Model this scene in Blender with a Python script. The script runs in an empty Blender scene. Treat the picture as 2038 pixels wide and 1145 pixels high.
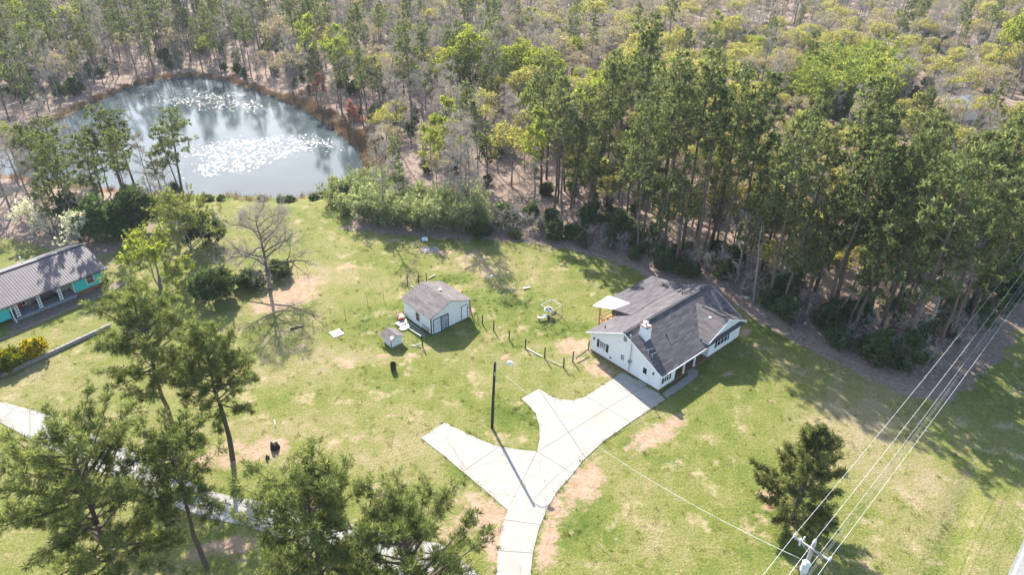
import bpy, bmesh, math, random
import numpy as np
from mathutils import Vector, Matrix, Euler

# ------------------------------------------------------------------ camera, sky, sun, exposure
scene = bpy.context.scene
rad = math.radians
COL = scene.collection

cam_data = bpy.data.cameras.new('camera')
cam = bpy.data.objects.new('camera', cam_data)
COL.objects.link(cam)
cam.location = (0.0, 0.0, 45.0)
cam.rotation_mode = 'XYZ'
cam.matrix_world = (Matrix.Translation((0, 0, 45.0)) @ Matrix.Rotation(rad(90 - 31.0), 4, 'X') @ Matrix.Rotation(rad(1.0), 4, 'Z'))
cam_data.sensor_width = 36.0
cam_data.lens = 36.0 * 1359.0 / 2038.0
cam_data.clip_start = 0.5
cam_data.clip_end = 3000.0
scene.camera = cam

SUN_EL, SUN_AZ = 37.0, -20.5           # azimuth measured from +Y towards +X
world = bpy.data.worlds.new('World')
scene.world = world
world.use_nodes = True
wn = world.node_tree
bg = wn.nodes['Background']
sky = wn.nodes.new('ShaderNodeTexSky')
sky.sky_type = 'NISHITA'
sky.sun_disc = False
sky.sun_elevation = rad(SUN_EL)
sky.sun_rotation = rad(SUN_AZ)
sky.air_density = 1.0
sky.dust_density = 1.0
sky.ozone_density = 1.0
wn.links.new(sky.outputs['Color'], bg.inputs['Color'])
bg.inputs['Strength'].default_value = 0.115

sun_data = bpy.data.lights.new('sun', 'SUN')
sun_data.energy = 3.8
sun_data.angle = rad(0.53)
sun_data.color = (1.0, 0.945, 0.86)
sun = bpy.data.objects.new('sun', sun_data)
COL.objects.link(sun)
sd = Vector((math.sin(rad(SUN_AZ)) * math.cos(rad(SUN_EL)), math.cos(rad(SUN_AZ)) * math.cos(rad(SUN_EL)), math.sin(rad(SUN_EL))))
sun.rotation_euler = sd.to_track_quat('Z', 'Y').to_euler()
sun.location = (-60, 150, 120)

scene.view_settings.view_transform = 'Standard'
scene.view_settings.look = 'None'
scene.view_settings.exposure = 1.95
scene.view_settings.gamma = 1.0
scene.render.engine = 'CYCLES'
scene.cycles.use_denoising = True
scene.cycles.denoiser = 'OPENIMAGEDENOISE'
scene.cycles.denoising_input_passes = 'RGB_ALBEDO_NORMAL'
scene.cycles.denoising_prefilter = 'ACCURATE'
scene.cycles.max_bounces = 6
scene.cycles.diffuse_bounces = 3
scene.cycles.glossy_bounces = 2
scene.cycles.transmission_bounces = 4
scene.cycles.transparent_max_bounces = 4
scene.cycles.volume_bounces = 0
scene.cycles.sample_clamp_indirect = 4.0
scene.cycles.use_adaptive_sampling = True
scene.cycles.adaptive_threshold = 0.005

# ------------------------------------------------------------------ helpers
def lin(c):
    return tuple(((v / 12.92) if v <= 0.04045 else ((v + 0.055) / 1.055) ** 2.4) for v in c)

class NT:
    """small wrapper that adds and links shader nodes"""
    def __init__(self, name):
        self.m = bpy.data.materials.new(name)
        self.m.use_nodes = True
        self.t = self.m.node_tree
        self.b = self.t.nodes['Principled BSDF']
        self.out = self.t.nodes['Material Output']
    def n(self, typ, **kw):
        nd = self.t.nodes.new(typ)
        for k, v in kw.items():
            setattr(nd, k, v)
        return nd
    def l(self, a, b):
        self.t.links.new(a, b)
    def val(self, sock, v):
        sock.default_value = v
    def noise(self, vec, scale, detail=3.0, rough=0.55, dim='3D'):
        nd = self.n('ShaderNodeTexNoise')
        nd.inputs['Scale'].default_value = scale
        nd.inputs['Detail'].default_value = detail
        nd.inputs['Roughness'].default_value = rough
        if vec is not None:
            self.l(vec, nd.inputs['Vector'])
        return nd.outputs['Fac']
    def ramp(self, fac, stops):
        nd = self.n('ShaderNodeValToRGB')
        el = nd.color_ramp.elements
        while len(el) < len(stops):
            el.new(0.5)
        for e, (p, c) in zip(el, stops):
            e.position = p
            e.color = (*c, 1) if len(c) == 3 else c
        self.l(fac, nd.inputs['Fac'])
        return nd.outputs['Color']
    def mix(self, fac, a, b, mode='MIX'):
        nd = self.n('ShaderNodeMix', data_type='RGBA', blend_type=mode)
        if isinstance(fac, (int, float)):
            nd.inputs[0].default_value = fac
        else:
            self.l(fac, nd.inputs[0])
        for s, v in ((nd.inputs[6], a), (nd.inputs[7], b)):
            if isinstance(v, tuple):
                s.default_value = (*v, 1)
            else:
                self.l(v, s)
        return nd.outputs[2]
    def math(self, op, a, b=None, c=None, clamp=False):
        nd = self.n('ShaderNodeMath', operation=op, use_clamp=clamp)
        for i, v in enumerate((a, b, c)):
            if v is None:
                continue
            if isinstance(v, (int, float)):
                nd.inputs[i].default_value = v
            else:
                self.l(v, nd.inputs[i])
        return nd.outputs[0]
    def smooth(self, v, lo, hi):
        nd = self.n('ShaderNodeMapRange', interpolation_type='SMOOTHSTEP')
        self.l(v, nd.inputs[0])
        nd.inputs[1].default_value = lo
        nd.inputs[2].default_value = hi
        return nd.outputs[0]
    def bump(self, h, strength=0.3, dist=0.02):
        nd = self.n('ShaderNodeBump')
        nd.inputs['Strength'].default_value = strength
        nd.inputs['Distance'].default_value = dist
        self.l(h, nd.inputs['Height'])
        self.l(nd.outputs[0], self.b.inputs['Normal'])
        return nd.outputs[0]
    def objco(self):
        return self.n('ShaderNodeTexCoord').outputs['Object']
    def pos(self):
        return self.n('ShaderNodeNewGeometry').outputs['Position']
    def attr(self, name):
        nd = self.n('ShaderNodeAttribute', attribute_name=name)
        return nd.outputs['Fac']

def surf(name, base, var=0.12, scale=6.0, rough=0.8, bump=0.15, dist=0.01, tint=None, metallic=0.0, spec=0.3):
    """a plain painted / raw surface: two-tone noise, stains and fine relief"""
    k = NT(name)
    co = k.objco()
    n1 = k.noise(co, scale, 4.0)
    n2 = k.noise(co, scale * 0.18, 3.0)
    dk = tuple(max(0.0, c * (1 - var * 1.6)) for c in base)
    lt = tuple(min(1.0, c * (1 + var)) for c in base)
    c = k.ramp(n1, [(0.3, dk), (0.72, lt)])
    if tint is not None:
        c = k.mix(k.smooth(n2, 0.5, 0.72), c, tint)
    k.l(c, k.b.inputs['Base Color'])
    k.b.inputs['Roughness'].default_value = rough
    k.b.inputs['Metallic'].default_value = metallic
    k.b.inputs['Specular IOR Level'].default_value = spec
    if bump:
        k.bump(k.noise(co, scale * 5, 3.0), bump, dist)
    return k.m

class MB:
    """collects boxes, beams, tubes and sheets and links them as ONE mesh object"""
    def __init__(self):
        self.v = []
        self.f = []
    def add(self, vs, fs):
        o = len(self.v)
        self.v += [tuple(p) for p in vs]
        self.f += [tuple(i + o for i in f) for f in fs]
        return self
    def box(self, x0, x1, y0, y1, z0, z1):
        vs = [(x, y, z) for z in (z0, z1) for y in (y0, y1) for x in (x0, x1)]
        return self.add(vs, [(0, 2, 3, 1), (4, 5, 7, 6), (0, 1, 5, 4), (2, 6, 7, 3), (0, 4, 6, 2), (1, 3, 7, 5)])
    def beam(self, p, q, w, h=None, up=(0, 0, 1)):
        h = w if h is None else h
        p, q = Vector(p), Vector(q)
        d = (q - p).normalized()
        u = Vector(up)
        if abs(d.dot(u)) > 0.98:
            u = Vector((0, 1, 0))
        s = d.cross(u).normalized()
        t = s.cross(d).normalized()
        vs = []
        for c in (p, q):
            for a, b in ((-1, -1), (1, -1), (1, 1), (-1, 1)):
                vs.append(c + s * (a * w / 2) + t * (b * h / 2))
        return self.add(vs, [(3, 2, 1, 0), (4, 5, 6, 7), (0, 1, 5, 4), (1, 2, 6, 5), (2, 3, 7, 6), (3, 0, 4, 7)])
    def tube(self, pts, rads, n=8, cap=True):
        pts = [Vector(p) for p in pts]
        if isinstance(rads, (int, float)):
            rads = [rads] * len(pts)
        vs, fs = [], []
        for i, p in enumerate(pts):
            a = pts[max(i - 1, 0)]
            b = pts[min(i + 1, len(pts) - 1)]
            d = (b - a).normalized()
            u = Vector((0, 0, 1)) if abs(d.z) < 0.9 else Vector((1, 0, 0))
            s = d.cross(u).normalized()
            t = s.cross(d)
            for k in range(n):
                an = 2 * math.pi * k / n
                vs.append(p + (s * math.cos(an) + t * math.sin(an)) * rads[i])
        for i in range(len(pts) - 1):
            for k in range(n):
                fs.append((i * n + k, i * n + (k + 1) % n, (i + 1) * n + (k + 1) % n, (i + 1) * n + k))
        if cap:
            fs.append(tuple(range(n - 1, -1, -1)))
            fs.append(tuple((len(pts) - 1) * n + k for k in range(n)))
        return self.add(vs, fs)
    def prism(self, poly, z0, z1):
        n = len(poly)
        vs = [(x, y, z0) for x, y in poly] + [(x, y, z1) for x, y in poly]
        fs = [tuple(range(n - 1, -1, -1)), tuple(range(n, 2 * n))]
        fs += [(i, (i + 1) % n, n + (i + 1) % n, n + i) for i in range(n)]
        return self.add(vs, fs)
    def sheet(self, pts, th):
        """a flat polygon in space with thickness th below it"""
        pts = [Vector(p) for p in pts]
        nrm = (pts[1] - pts[0]).cross(pts[2] - pts[0]).normalized()
        if nrm.z < 0:
            pts.reverse()
            nrm = -nrm
        n = len(pts)
        vs = pts + [p - nrm * th for p in pts]
        fs = [tuple(range(n)), tuple(range(2 * n - 1, n - 1, -1))]
        fs += [(i, n + i, n + (i + 1) % n, (i + 1) % n) for i in range(n)]
        return self.add(vs, fs)
    def mesh(self, name, mat=None, smooth=False):
        me = bpy.data.meshes.new(name)
        me.from_pydata([tuple(p) for p in self.v], [], self.f)
        if mat:
            me.materials.append(mat)
        if smooth:
            me.polygons.foreach_set('use_smooth', [True] * len(me.polygons))
        me.update()
        return me
    def build(self, name, mat, parent=None, smooth=False, loc=None, rz=None):
        return link(name, self.mesh(name, mat, smooth), parent, loc, rz)

def link(name, data, parent=None, loc=None, rz=None):
    o = bpy.data.objects.new(name, data)
    COL.objects.link(o)
    if parent is not None:
        o.parent = parent
    if loc is not None:
        o.location = loc
    if rz is not None:
        o.rotation_euler = (0, 0, rz)
    return o

def tag(o, label, cat, group=None):
    o['label'] = label
    o['category'] = cat
    if group:
        o['group'] = group
    return o

def thing(name, label, cat, loc=(0, 0, 0), rz=0.0, group=None):
    o = link(name, None, None, loc, rz)
    o.empty_display_size = 0.3
    return tag(o, label, cat, group)

def kind(o, k):
    o['kind'] = k
    return o

def inside(poly, x, y):
    """vectorised even-odd test"""
    x = np.asarray(x); y = np.asarray(y)
    r = np.zeros(x.shape, bool)
    n = len(poly)
    for i in range(n):
        x0, y0 = poly[i]
        x1, y1 = poly[(i + 1) % n]
        if y0 == y1:
            continue
        c = ((y0 > y) != (y1 > y)) & (x < (x1 - x0) * (y - y0) / (y1 - y0) + x0)
        r ^= c
    return r

def dist_poly(poly, x, y, closed=True):
    x = np.asarray(x, float); y = np.asarray(y, float)
    d = np.full(x.shape, 1e9)
    n = len(poly)
    for i in range(n if closed else n - 1):
        x0, y0 = poly[i]
        x1, y1 = poly[(i + 1) % n]
        dx, dy = x1 - x0, y1 - y0
        t = np.clip(((x - x0) * dx + (y - y0) * dy) / max(dx * dx + dy * dy, 1e-9), 0, 1)
        d = np.minimum(d, np.hypot(x - x0 - t * dx, y - y0 - t * dy))
    return d

def sstep(v, a, b):
    t = np.clip((v - a) / (b - a), 0, 1)
    return t * t * (3 - 2 * t)

def smooth_poly(poly, it=2):
    """Chaikin corner cutting"""
    for _ in range(it):
        q = []
        for i in range(len(poly)):
            a, b = poly[i], poly[(i + 1) % len(poly)]
            q.append((a[0] * .75 + b[0] * .25, a[1] * .75 + b[1] * .25))
            q.append((a[0] * .25 + b[0] * .75, a[1] * .25 + b[1] * .75))
        poly = q
    return poly

# ------------------------------------------------------------------ ground
WATER_Z = -0.6
POND = smooth_poly([(-34.84, 103.49), (-30.63, 106.61), (-27.44, 109.62), (-26.58, 114.54), (-28.68, 123.41), (-32.23, 130.35), (-38.45, 139.82), (-45.90, 150.10),
        (-53.49, 158.81), (-61.59, 165.68), (-70.47, 173.56), (-77.28, 178.11), (-84.41, 179.69), (-90.08, 177.74), (-93.59, 171.51), (-95.79, 163.47), (-96.27, 155.32),
        (-96.71, 147.85), (-97.37, 139.57), (-98.93, 131.98), (-100.55, 125.33), (-100.97, 117.70), (-93.06, 111.42), (-83.57, 110.23), (-74.23, 107.49), (-64.44, 104.90),
        (-57.34, 103.95), (-49.85, 103.86), (-43.19, 103.74), (-37.92, 102.74)], 1)
LAWN = [(-170.0, 95.0), (-94.06, 85.88), (-74.03, 87.95), (-65.11, 85.12), (-56.77, 82.71), (-52.78, 87.48), (-48.10, 90.12), (-50.48, 101.22), (-34.22, 101.53), (-28.99, 101.35), (-25.43, 92.56), (-16.34, 90.21), (-5.19, 89.33), (1.04, 88.92),
        (7.87, 86.96), (15.29, 83.17), (20.93, 79.86), (26.33, 77.12), (29.25, 73.48), (32.54, 68.13), (36.58, 63.15), (40.98, 58.00), (44.04, 56.65), (49.07, 60.52), (57.93, 68.92), (70.20, 78.89), (104.56, 102.66), (260.0, 200.0), (200.0, -30.0), (-170.0, -30.0)]
ROAD_A, ROAD_D = Vector((37.9, 33.4)), Vector((0.7071, 0.7071))      # a point on the near road edge and its heading
DITCH = [(31.36, 31.20), (34.07, 34.67), (36.72, 38.06), (39.73, 41.57), (42.90, 45.17), (47.31, 50.23), (53.97, 57.34), (64.92, 68.07)]
# bare earth: centre, radii along and across, heading in degrees, strength
DIRT = [((6.53, 42.12),3.2,2.1,60,1.0), ((13.57, 48.14),4.2,1.4,38,1.0), ((16.12, 50.29),1.8,.9,30,1.0), ((3.26, 36.13),1.0,3.6,-12,1.0), ((4.05, 39.42),1.2,1.6,0,.9), ((-1.77, 38.25),2.0,2.4,30,1.0), ((-0.99, 35.56),1.2,3.0,5,1.0),
        ((-3.68, 40.21),1.3,.8,20,.8), ((6.93, 62.27),2.6,2.2,20,.9), ((9.59, 57.98),2.1,1.5,-40,1.0), ((7.87, 59.97),2.2,1.2,-40,.7), ((-17.81, 58.43),1.9,.55,-38,1.1), ((-10.69, 60.07),1.05,.7,0,1.0), ((-13.88, 60.07),.9,.5,20,.9),
        ((-21.53, 79.72),2.4,.8,0,.75), ((-22.56, 78.32),1.6,.5,0,.7), ((-9.27, 84.18),2.6,.7,15,.9), ((-6.58, 82.81),3.0,.8,25,.8), ((-11.66, 84.84),2.0,1.0,0,.9), ((-3.44, 78.86),1.0,1.9,0,.85), ((-21.57, 45.95),2.0,1.4,0,1.0), ((-24.04, 45.13),4.0,2.2,0,.75), ((-26.17, 44.14),3.2,1.8,0,.7),
        ((22.08, 41.18),1.0,.7,0,1.1), ((21.83, 39.70),.8,.5,0,1.1), ((-27.67, 71.84),4.0,3.0,20,1.1), ((-26.48, 75.57),3.0,1.8,0,.9), ((-29.42, 69.46),3.0,2.0,0,1.0), ((0.74, 60.22),1.5,.6,-35,.5), ((-0.63, 59.73),2.0,.35,-52,.9),
        ((16.59, 75.77),2.2,.8,0,.6), ((23.21, 57.76),1.3,.5,30,.9), ((26.98, 65.85),1.6,1.1,40,.8), ((-2.82, 53.77),1.6,.8,0,.6), ((-10.03, 54.36),1.2,.5,0,.55), ((-21.64, 67.50),1.6,.5,-40,.6), ((-23.25, 61.38),.35,2.4,0,.6), ((-20.80, 60.51),.4,2.0,10,.5),
        ((-21.37, 35.14),2.4,1.2,0,.9), ((-23.43, 34.40),2.0,1.0,0,.7), ((-15.14, 49.35),1.6,.8,0,.5), ((-18.79, 48.56),1.8,.8,0,.55), ((-11.42, 50.16),1.5,.5,0,.5), ((-17.03, 87.58),1.1,.7,0,1.0), ((2.89, 89.64),4.5,1.2,-20,.8), ((-2.26, 89.44),3.5,1.0,0,.8), ((-10.31, 89.13),3.5,.8,0,.6),
        ((-5.06, 69.35),.8,1.2,0,.9), ((-9.35, 61.79),1.0,.6,0,.7), ((14.01, 53.83),.9,.5,30,.5), ((34.27, 63.08),3.0,1.0,-30,.6), ((-4.44, 36.69),2.2,1.6,0,.7), ((1.35, 74.63),1.6,.7,0,.35), ((-9.34, 66.82),1.2,.3,0,.3), ((39.47, 53.73),.7,.3,0,.5), ((16.14, 39.69),.6,.3,0,.3), ((-13.31, 47.34),2.0,1.0,10,.45), ((35.43, 36.08),.6,.4,0,.5), ((40.25, 38.14),.9,.6,0,.5), ((10.86, 67.45),1.2,.6,40,.5)]
LUSH = [((-14.47, 65.61),7,4.5,0,.9), ((-2.39, 71.49),7,3.5,0,.7), ((4.80, 65.17),4,2.5,0,.7), ((0.27, 50.46),3,2.2,0,.9), ((7.79, 66.30),3,1.5,0,.7), ((-3.66, 43.17),3,1.6,-45,.9), ((11.08, 47.28),2.5,1.5,0,.8), ((6.84, 36.93),3,3,0,.6), ((22.45, 37.76),3.5,3,0,.6), ((-0.95, 62.04),3,1.5,0,.5),
        ((-14.65, 57.13),3.5,1.5,0,.6), ((17.58, 56.34),5,3,40,.4), ((13.45, 44.78),3,1.5,0,.5), ((-5.83, 87.69),4,1.5,0,.8), ((45.11, 78.03),3,2,0,.4), ((31.83, 66.00),4,2,-30,.9), ((34.77, 35.60),1.5,6,-38,.45), ((-51.24, 67.65),4,1.5,50,.6), ((16.35, 72.11),2.5,1.5,0,.6), ((-9.06, 76.17),5,1.5,20,.8), ((-49.03, 60.62),6,.9,42,.7), ((-28.61, 64.15),5,1.2,35,.5)]

DRY = [((-22.26, 57.78),9,6,20,.9), ((-21.63, 48.49),8,4,0,.9), ((-25.03, 77.57),9,3,0,.8), ((-28.94, 65.16),6,3,0,.7), ((33.27, 49.88),7,5,40,.6), ((18.78, 46.16),5,4,0,.35), ((-6.36, 48.19),6,3,0,.6), ((35.80, 40.66),5,6,40,.7), ((-11.58, 45.43),7,3,0,.6), ((12.92, 37.06),5,2,-20,.5), ((-4.72, 80.32),6,2,0,.5), ((-47.12, 54.56),6,4,0,.6), ((-0.82, 55.83),4,2,0,.4), ((-40.10, 86.38),6,5,0,.4), ((-14.24, 75.99),6,2,0,.8)]

def blobs(lst, x, y):
    r = np.zeros(x.shape)
    for (cx, cy), a, b, ang, s in lst:
        c, sn = math.cos(rad(ang)), math.sin(rad(ang))
        u = ((x - cx) * c + (y - cy) * sn) / a
        v = (-(x - cx) * sn + (y - cy) * c) / b
        r = np.maximum(r, s * np.clip(1.35 - np.sqrt(u * u + v * v), 0, 1))
    return r

def ground_z(x, y):
    x = np.asarray(x, float); y = np.asarray(y, float)
    d = dist_poly(POND, x, y)
    ins = inside(POND, x, y)
    z = np.where(ins, WATER_Z - 1.4 * sstep(d, 0, 9), WATER_Z + (0.0 - WATER_Z) * sstep(d, 0, 5.5))
    z = z - 0.35 * np.clip(1 - dist_poly(DITCH, x, y, False) / 1.3, 0, 1)
    far = sstep(y, 125, 260)
    z = z + far * (1 - ins) * 2.0 * np.sin(x * 0.021 + 1.0) * np.sin(y * 0.017) * sstep(d, 8, 40)
    z = z - 0.28 * np.exp(-(((x - (-2.19, 74.88)[0]) / 3.6) ** 2 + ((y - (-2.19, 74.88)[1]) / 3.0) ** 2))   # a shallow hollow on the lawn
    return z

def grid_axis(lo, a, b, hi, fine, grow=1.12):
    ax = list(np.arange(a, b + 1e-6, fine))
    s = fine
    while ax[-1] < hi:
        s *= grow
        ax.append(ax[-1] + s)
    s = fine
    while ax[0] > lo:
        s *= grow
        ax.insert(0, ax[0] - s)
    return np.array(ax)

gx = grid_axis(-430, -105, 66, 430, 0.75)
gy = grid_axis(-110, 24, 130, 520, 0.75, 1.07)
GX, GY = np.meshgrid(gx, gy)
GZZ = ground_z(GX, GY)
nx, ny = len(gx), len(gy)
me = bpy.data.meshes.new('ground')
idx = np.arange(nx * ny).reshape(ny, nx)
quads = np.stack([idx[:-1, :-1], idx[:-1, 1:], idx[1:, 1:], idx[1:, :-1]], -1).reshape(-1, 4)
me.from_pydata(np.stack([GX, GY, GZZ], -1).reshape(-1, 3).tolist(), [], quads.tolist())
me.polygons.foreach_set('use_smooth', [True] * len(me.polygons))
def put_attr(me, name, arr):
    a = me.attributes.new(name, 'FLOAT', 'POINT')
    a.data.foreach_set('value', np.asarray(arr, np.float32).ravel())
wood = ~inside(LAWN, GX, GY)
dl = dist_poly(LAWN, GX, GY) * np.where(wood, 1, -1)
rp = (GX - ROAD_A.x) * ROAD_D.y - (GY - ROAD_A.y) * ROAD_D.x        # metres beyond the near road edge
litter = sstep(dl, -4.0, 1.5)
east = sstep(GX, 5, 22) * sstep(dl, -5.5, 0.0)
litter = np.maximum(litter, east)
put_attr(me, 'dirt', blobs(DIRT, GX, GY))
put_attr(me, 'lush', blobs(LUSH, GX, GY))
shore = (GX > -56) & (GX < -24) & (GY > 92) & (GY < 110)
litter = np.where(shore, litter * .25, litter)
put_attr(me, 'litter', litter)
put_attr(me, 'dry', blobs(DRY, GX, GY))
put_attr(me, 'mud', sstep(dist_poly(POND, GX, GY), 4.0, 0.5) * (dl > -1) * np.where(shore, .2, 1.0))
k = NT('lawn_and_earth')
co = k.pos()
big = k.noise(co, 0.07, 4.0, .6)
mid = k.noise(co, 0.55, 5.0, .62)
fine = k.noise(co, 3.2, 5.0, .7)
blade = k.noise(co, 7.0, 4.0, .8)
lushv = k.attr('lush')
gmix = k.math('ADD', k.math('MULTIPLY', big, 0.62), k.math('ADD', k.math('MULTIPLY', mid, 0.48), k.math('MULTIPLY', fine, 0.42)))
gmix = k.math('ADD', gmix, k.math('MULTIPLY', lushv, 0.22))
gmix = k.math('SUBTRACT', gmix, k.math('MULTIPLY', k.attr('dry'), 0.13))
grass = k.ramp(gmix, [(0.54, (0.265, 0.215, 0.128)), (0.66, (0.205, 0.186, 0.076)), (0.79, (0.142, 0.157, 0.038)), (0.97, (0.076, 0.112, 0.019))])
speck = k.ramp(blade, [(0.30, (0.38, 0.40, 0.36)), (0.48, (0.88, 0.88, 0.86)), (0.66, (1.45, 1.38, 1.3))])
grass = k.mix(1.0, grass, speck, 'MULTIPLY')
weeds = k.smooth(k.noise(co, 1.7, 4.0, .75), 0.62, 0.70)
grass = k.mix(k.math('MULTIPLY', weeds, 0.35), grass, (0.050, 0.095, 0.022))
straw = k.smooth(k.noise(co, 0.33, 6.0, .75), 0.53, 0.68)
grass = k.mix(k.math('MULTIPLY', straw, 0.8), grass, (0.345, 0.262, 0.160))
worn = k.smooth(k.noise(co, 0.9, 6.0, .8), 0.62, 0.72)
grass = k.mix(k.math('MULTIPLY', worn, 0.6), grass, (0.36, 0.25, 0.165))
earth = k.ramp(k.noise(co, 1.3, 6.0, .7), [(0.3, (0.27, 0.150, 0.092)), (0.5, (0.33, 0.225, 0.155)), (0.72, (0.37, 0.290, 0.215))])
dmask = k.smooth(k.math('ADD', k.attr('dirt'), k.math('MULTIPLY', k.math('SUBTRACT', k.noise(co, 0.9, 6.0, .75), 0.5), 2.4)), 0.30, 0.85)
col = k.mix(k.math('MULTIPLY', dmask, 0.9), grass, earth)
lit = k.ramp(k.noise(co, 2.2, 6.0, .75), [(0.3, (0.120, 0.082, 0.062)), (0.5, (0.225, 0.165, 0.128)), (0.72, (0.33, 0.255, 0.205))])
lmask = k.smooth(k.math('ADD', k.attr('litter'), k.math('MULTIPLY', k.math('SUBTRACT', k.noise(co, 0.35, 6.0, .7), 0.5), 1.4)), 0.40, 0.60)
col = k.mix(lmask, col, lit)
col = k.mix(k.smooth(k.attr('mud'), 0.4, 0.9), col, (0.17, 0.105, 0.062))
k.l(col, k.b.inputs['Base Color'])
k.b.inputs['Roughness'].default_value = 0.95
k.b.inputs['Specular IOR Level'].default_value = 0.1
k.bump(k.math('ADD', k.math('MULTIPLY', blade, 0.4), fine), 0.9, 0.14)
me.materials.append(k.m)
ground = link('ground', me)
kind(ground, 'structure')

# ------------------------------------------------------------------ pond
k = NT('pond_water')
co = k.pos()
big = k.noise(co, 0.05, 3.0)
k.l(k.ramp(big, [(0.3, (0.034, 0.048, 0.050)), (0.7, (0.058, 0.076, 0.082))]), k.b.inputs['Base Color'])
k.b.inputs['Roughness'].default_value = 0.045
k.b.inputs['IOR'].default_value = 1.33
k.b.inputs['Specular IOR Level'].default_value = 0.24
chop = k.noise(co, 2.6, 3.0, .65)
wave = k.noise(co, 0.25, 2.0, .5)
rip = k.attr('ripple')
rip = k.smooth(k.math('ADD', rip, k.math('MULTIPLY', k.math('SUBTRACT', k.noise(co, 0.22, 4.0, .6), 0.5), 1.3)), 0.25, 0.85)
vo = k.n('ShaderNodeTexVoronoi')
vo.inputs['Scale'].default_value = 2.7
k.l(co, vo.inputs['Vector'])
sv = k.n('ShaderNodeSeparateColor')
k.l(vo.outputs['Color'], sv.inputs[0])
choppy = k.math('LESS_THAN', sv.outputs[0], k.math('MULTIPLY', rip, 0.34))
amp = k.math('ADD', 0.025, k.math('MULTIPLY', choppy, 0.5))
k.l(k.math('ADD', 0.045, k.math('MULTIPLY', choppy, 0.10)), k.b.inputs['Roughness'])
k.bump(k.math('MULTIPLY', chop, amp), 1.0, 0.20)
wx = np.arange(-140, 0, 1.5); wy = np.arange(88, 190, 1.5)
WX, WY = np.meshgrid(wx, wy)
keep = inside(POND, WX, WY) | (dist_poly(POND, WX, WY) < 3.0)
ids = -np.ones(WX.shape, int)
ids[keep] = np.arange(keep.sum())
q = np.stack([ids[:-1, :-1], ids[:-1, 1:], ids[1:, 1:], ids[1:, :-1]], -1).reshape(-1, 4)
q = q[(q >= 0).all(1)]
me = bpy.data.meshes.new('pond_water')
me.from_pydata(np.stack([WX[keep], WY[keep], np.full(keep.sum(), WATER_Z)], -1).tolist(), [], q.tolist())
RIP = [((-50.16, 126.22),16,8,15,1.0), ((-51.53, 118.00),9,6,40,1.0), ((-43.03, 130.12),12,4,-5,.9), ((-74.96, 159.96),16,10,-10,.75), ((-63.56, 154.41),12,6,-20,.7), ((-83.74, 163.80),10,6,0,.5)]
put_attr(me, 'ripple', blobs(RIP, WX[keep], WY[keep]))
me.materials.append(k.m)
pond = kind(link('pond_water', me), 'structure')

# ------------------------------------------------------------------ concrete drives
def concrete(name, base, stain):
    k = NT(name)
    co = k.pos()
    c = k.ramp(k.noise(co, 0.8, 6.0, .7), [(0.3, tuple(v * .86 for v in base)), (0.7, tuple(min(1, v * 1.08) for v in base))])
    c = k.mix(k.math('MULTIPLY', k.smooth(k.noise(co, 0.28, 5.0, .7), 0.54, 0.72), 0.65), c, stain)
    c = k.mix(k.math('MULTIPLY', k.smooth(k.noise(co, 2.4, 6.0, .8), 0.60, 0.72), 0.25), c, tuple(v * .75 for v in base))
    vc = k.n('ShaderNodeTexVoronoi', feature='DISTANCE_TO_EDGE')
    vc.inputs['Scale'].default_value = 0.21
    wv = k.n('ShaderNodeVectorMath', operation='ADD'); nz = k.n('ShaderNodeTexNoise'); nz.inputs['Scale'].default_value = 0.7; nz.inputs['Detail'].default_value = 5.0
    k.l(co, nz.inputs['Vector']); k.l(co, wv.inputs[0]); k.l(nz.outputs['Color'], wv.inputs[1]); k.l(wv.outputs[0], vc.inputs['Vector'])
    crack = k.math('MULTIPLY', k.math('LESS_THAN', vc.outputs['Distance'], 0.006), k.smooth(k.noise(co, 0.15, 3.0), 0.45, 0.6))
    c = k.mix(k.math('MULTIPLY', crack, 0.7), c, (0.10, 0.085, 0.07))
    sp = k.ramp(k.noise(co, 18.0, 2.0), [(0.35, (0.86, 0.86, 0.86)), (0.6, (1.04, 1.04, 1.04))])
    k.l(k.mix(1.0, c, sp, 'MULTIPLY'), k.b.inputs['Base Color'])
    k.b.inputs['Roughness'].default_value = 0.9
    k.bump(k.noise(co, 12.0, 4.0), 0.2, 0.01)
    return k.m
M_CONC = concrete('pale_concrete', (0.290, 0.270, 0.235), (0.262, 0.215, 0.170))
M_CONC2 = concrete('grey_concrete', (0.262, 0.247, 0.219), (0.22, 0.19, 0.155))

def cut(poly, p, q, gap=0.022):
    """split a polygon by the line p-q, leaving a joint"""
    d = Vector((q[0] - p[0], q[1] - p[1])).normalized()
    n = Vector((-d.y, d.x))
    out = []
    for sgn in (1, -1):
        r = []
        for i in range(len(poly)):
            a, b = Vector(poly[i]), Vector(poly[(i + 1) % len(poly)])
            da = sgn * (a - Vector(p)).dot(n) - gap
            db = sgn * (b - Vector(p)).dot(n) - gap
            if da >= 0:
                r.append(tuple(a))
            if (da >= 0) != (db >= 0):
                t = da / (da - db)
                r.append(tuple(a + (b - a) * t))
        if len(r) > 2:
            out.append(r)
    return out
def slabs(parent, polys, mat, z0, z1, name='slab'):
    for i, p in enumerate(polys):
        ar = sum(p[j][0] * p[(j + 1) % len(p)][1] - p[(j + 1) % len(p)][0] * p[j][1] for j in range(len(p)))
        if ar < 0:
            p = p[::-1]
        MB().prism(p, z0, z1 + 0.004 * ((i * 7) % 3)).build(name, mat, parent)

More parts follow.
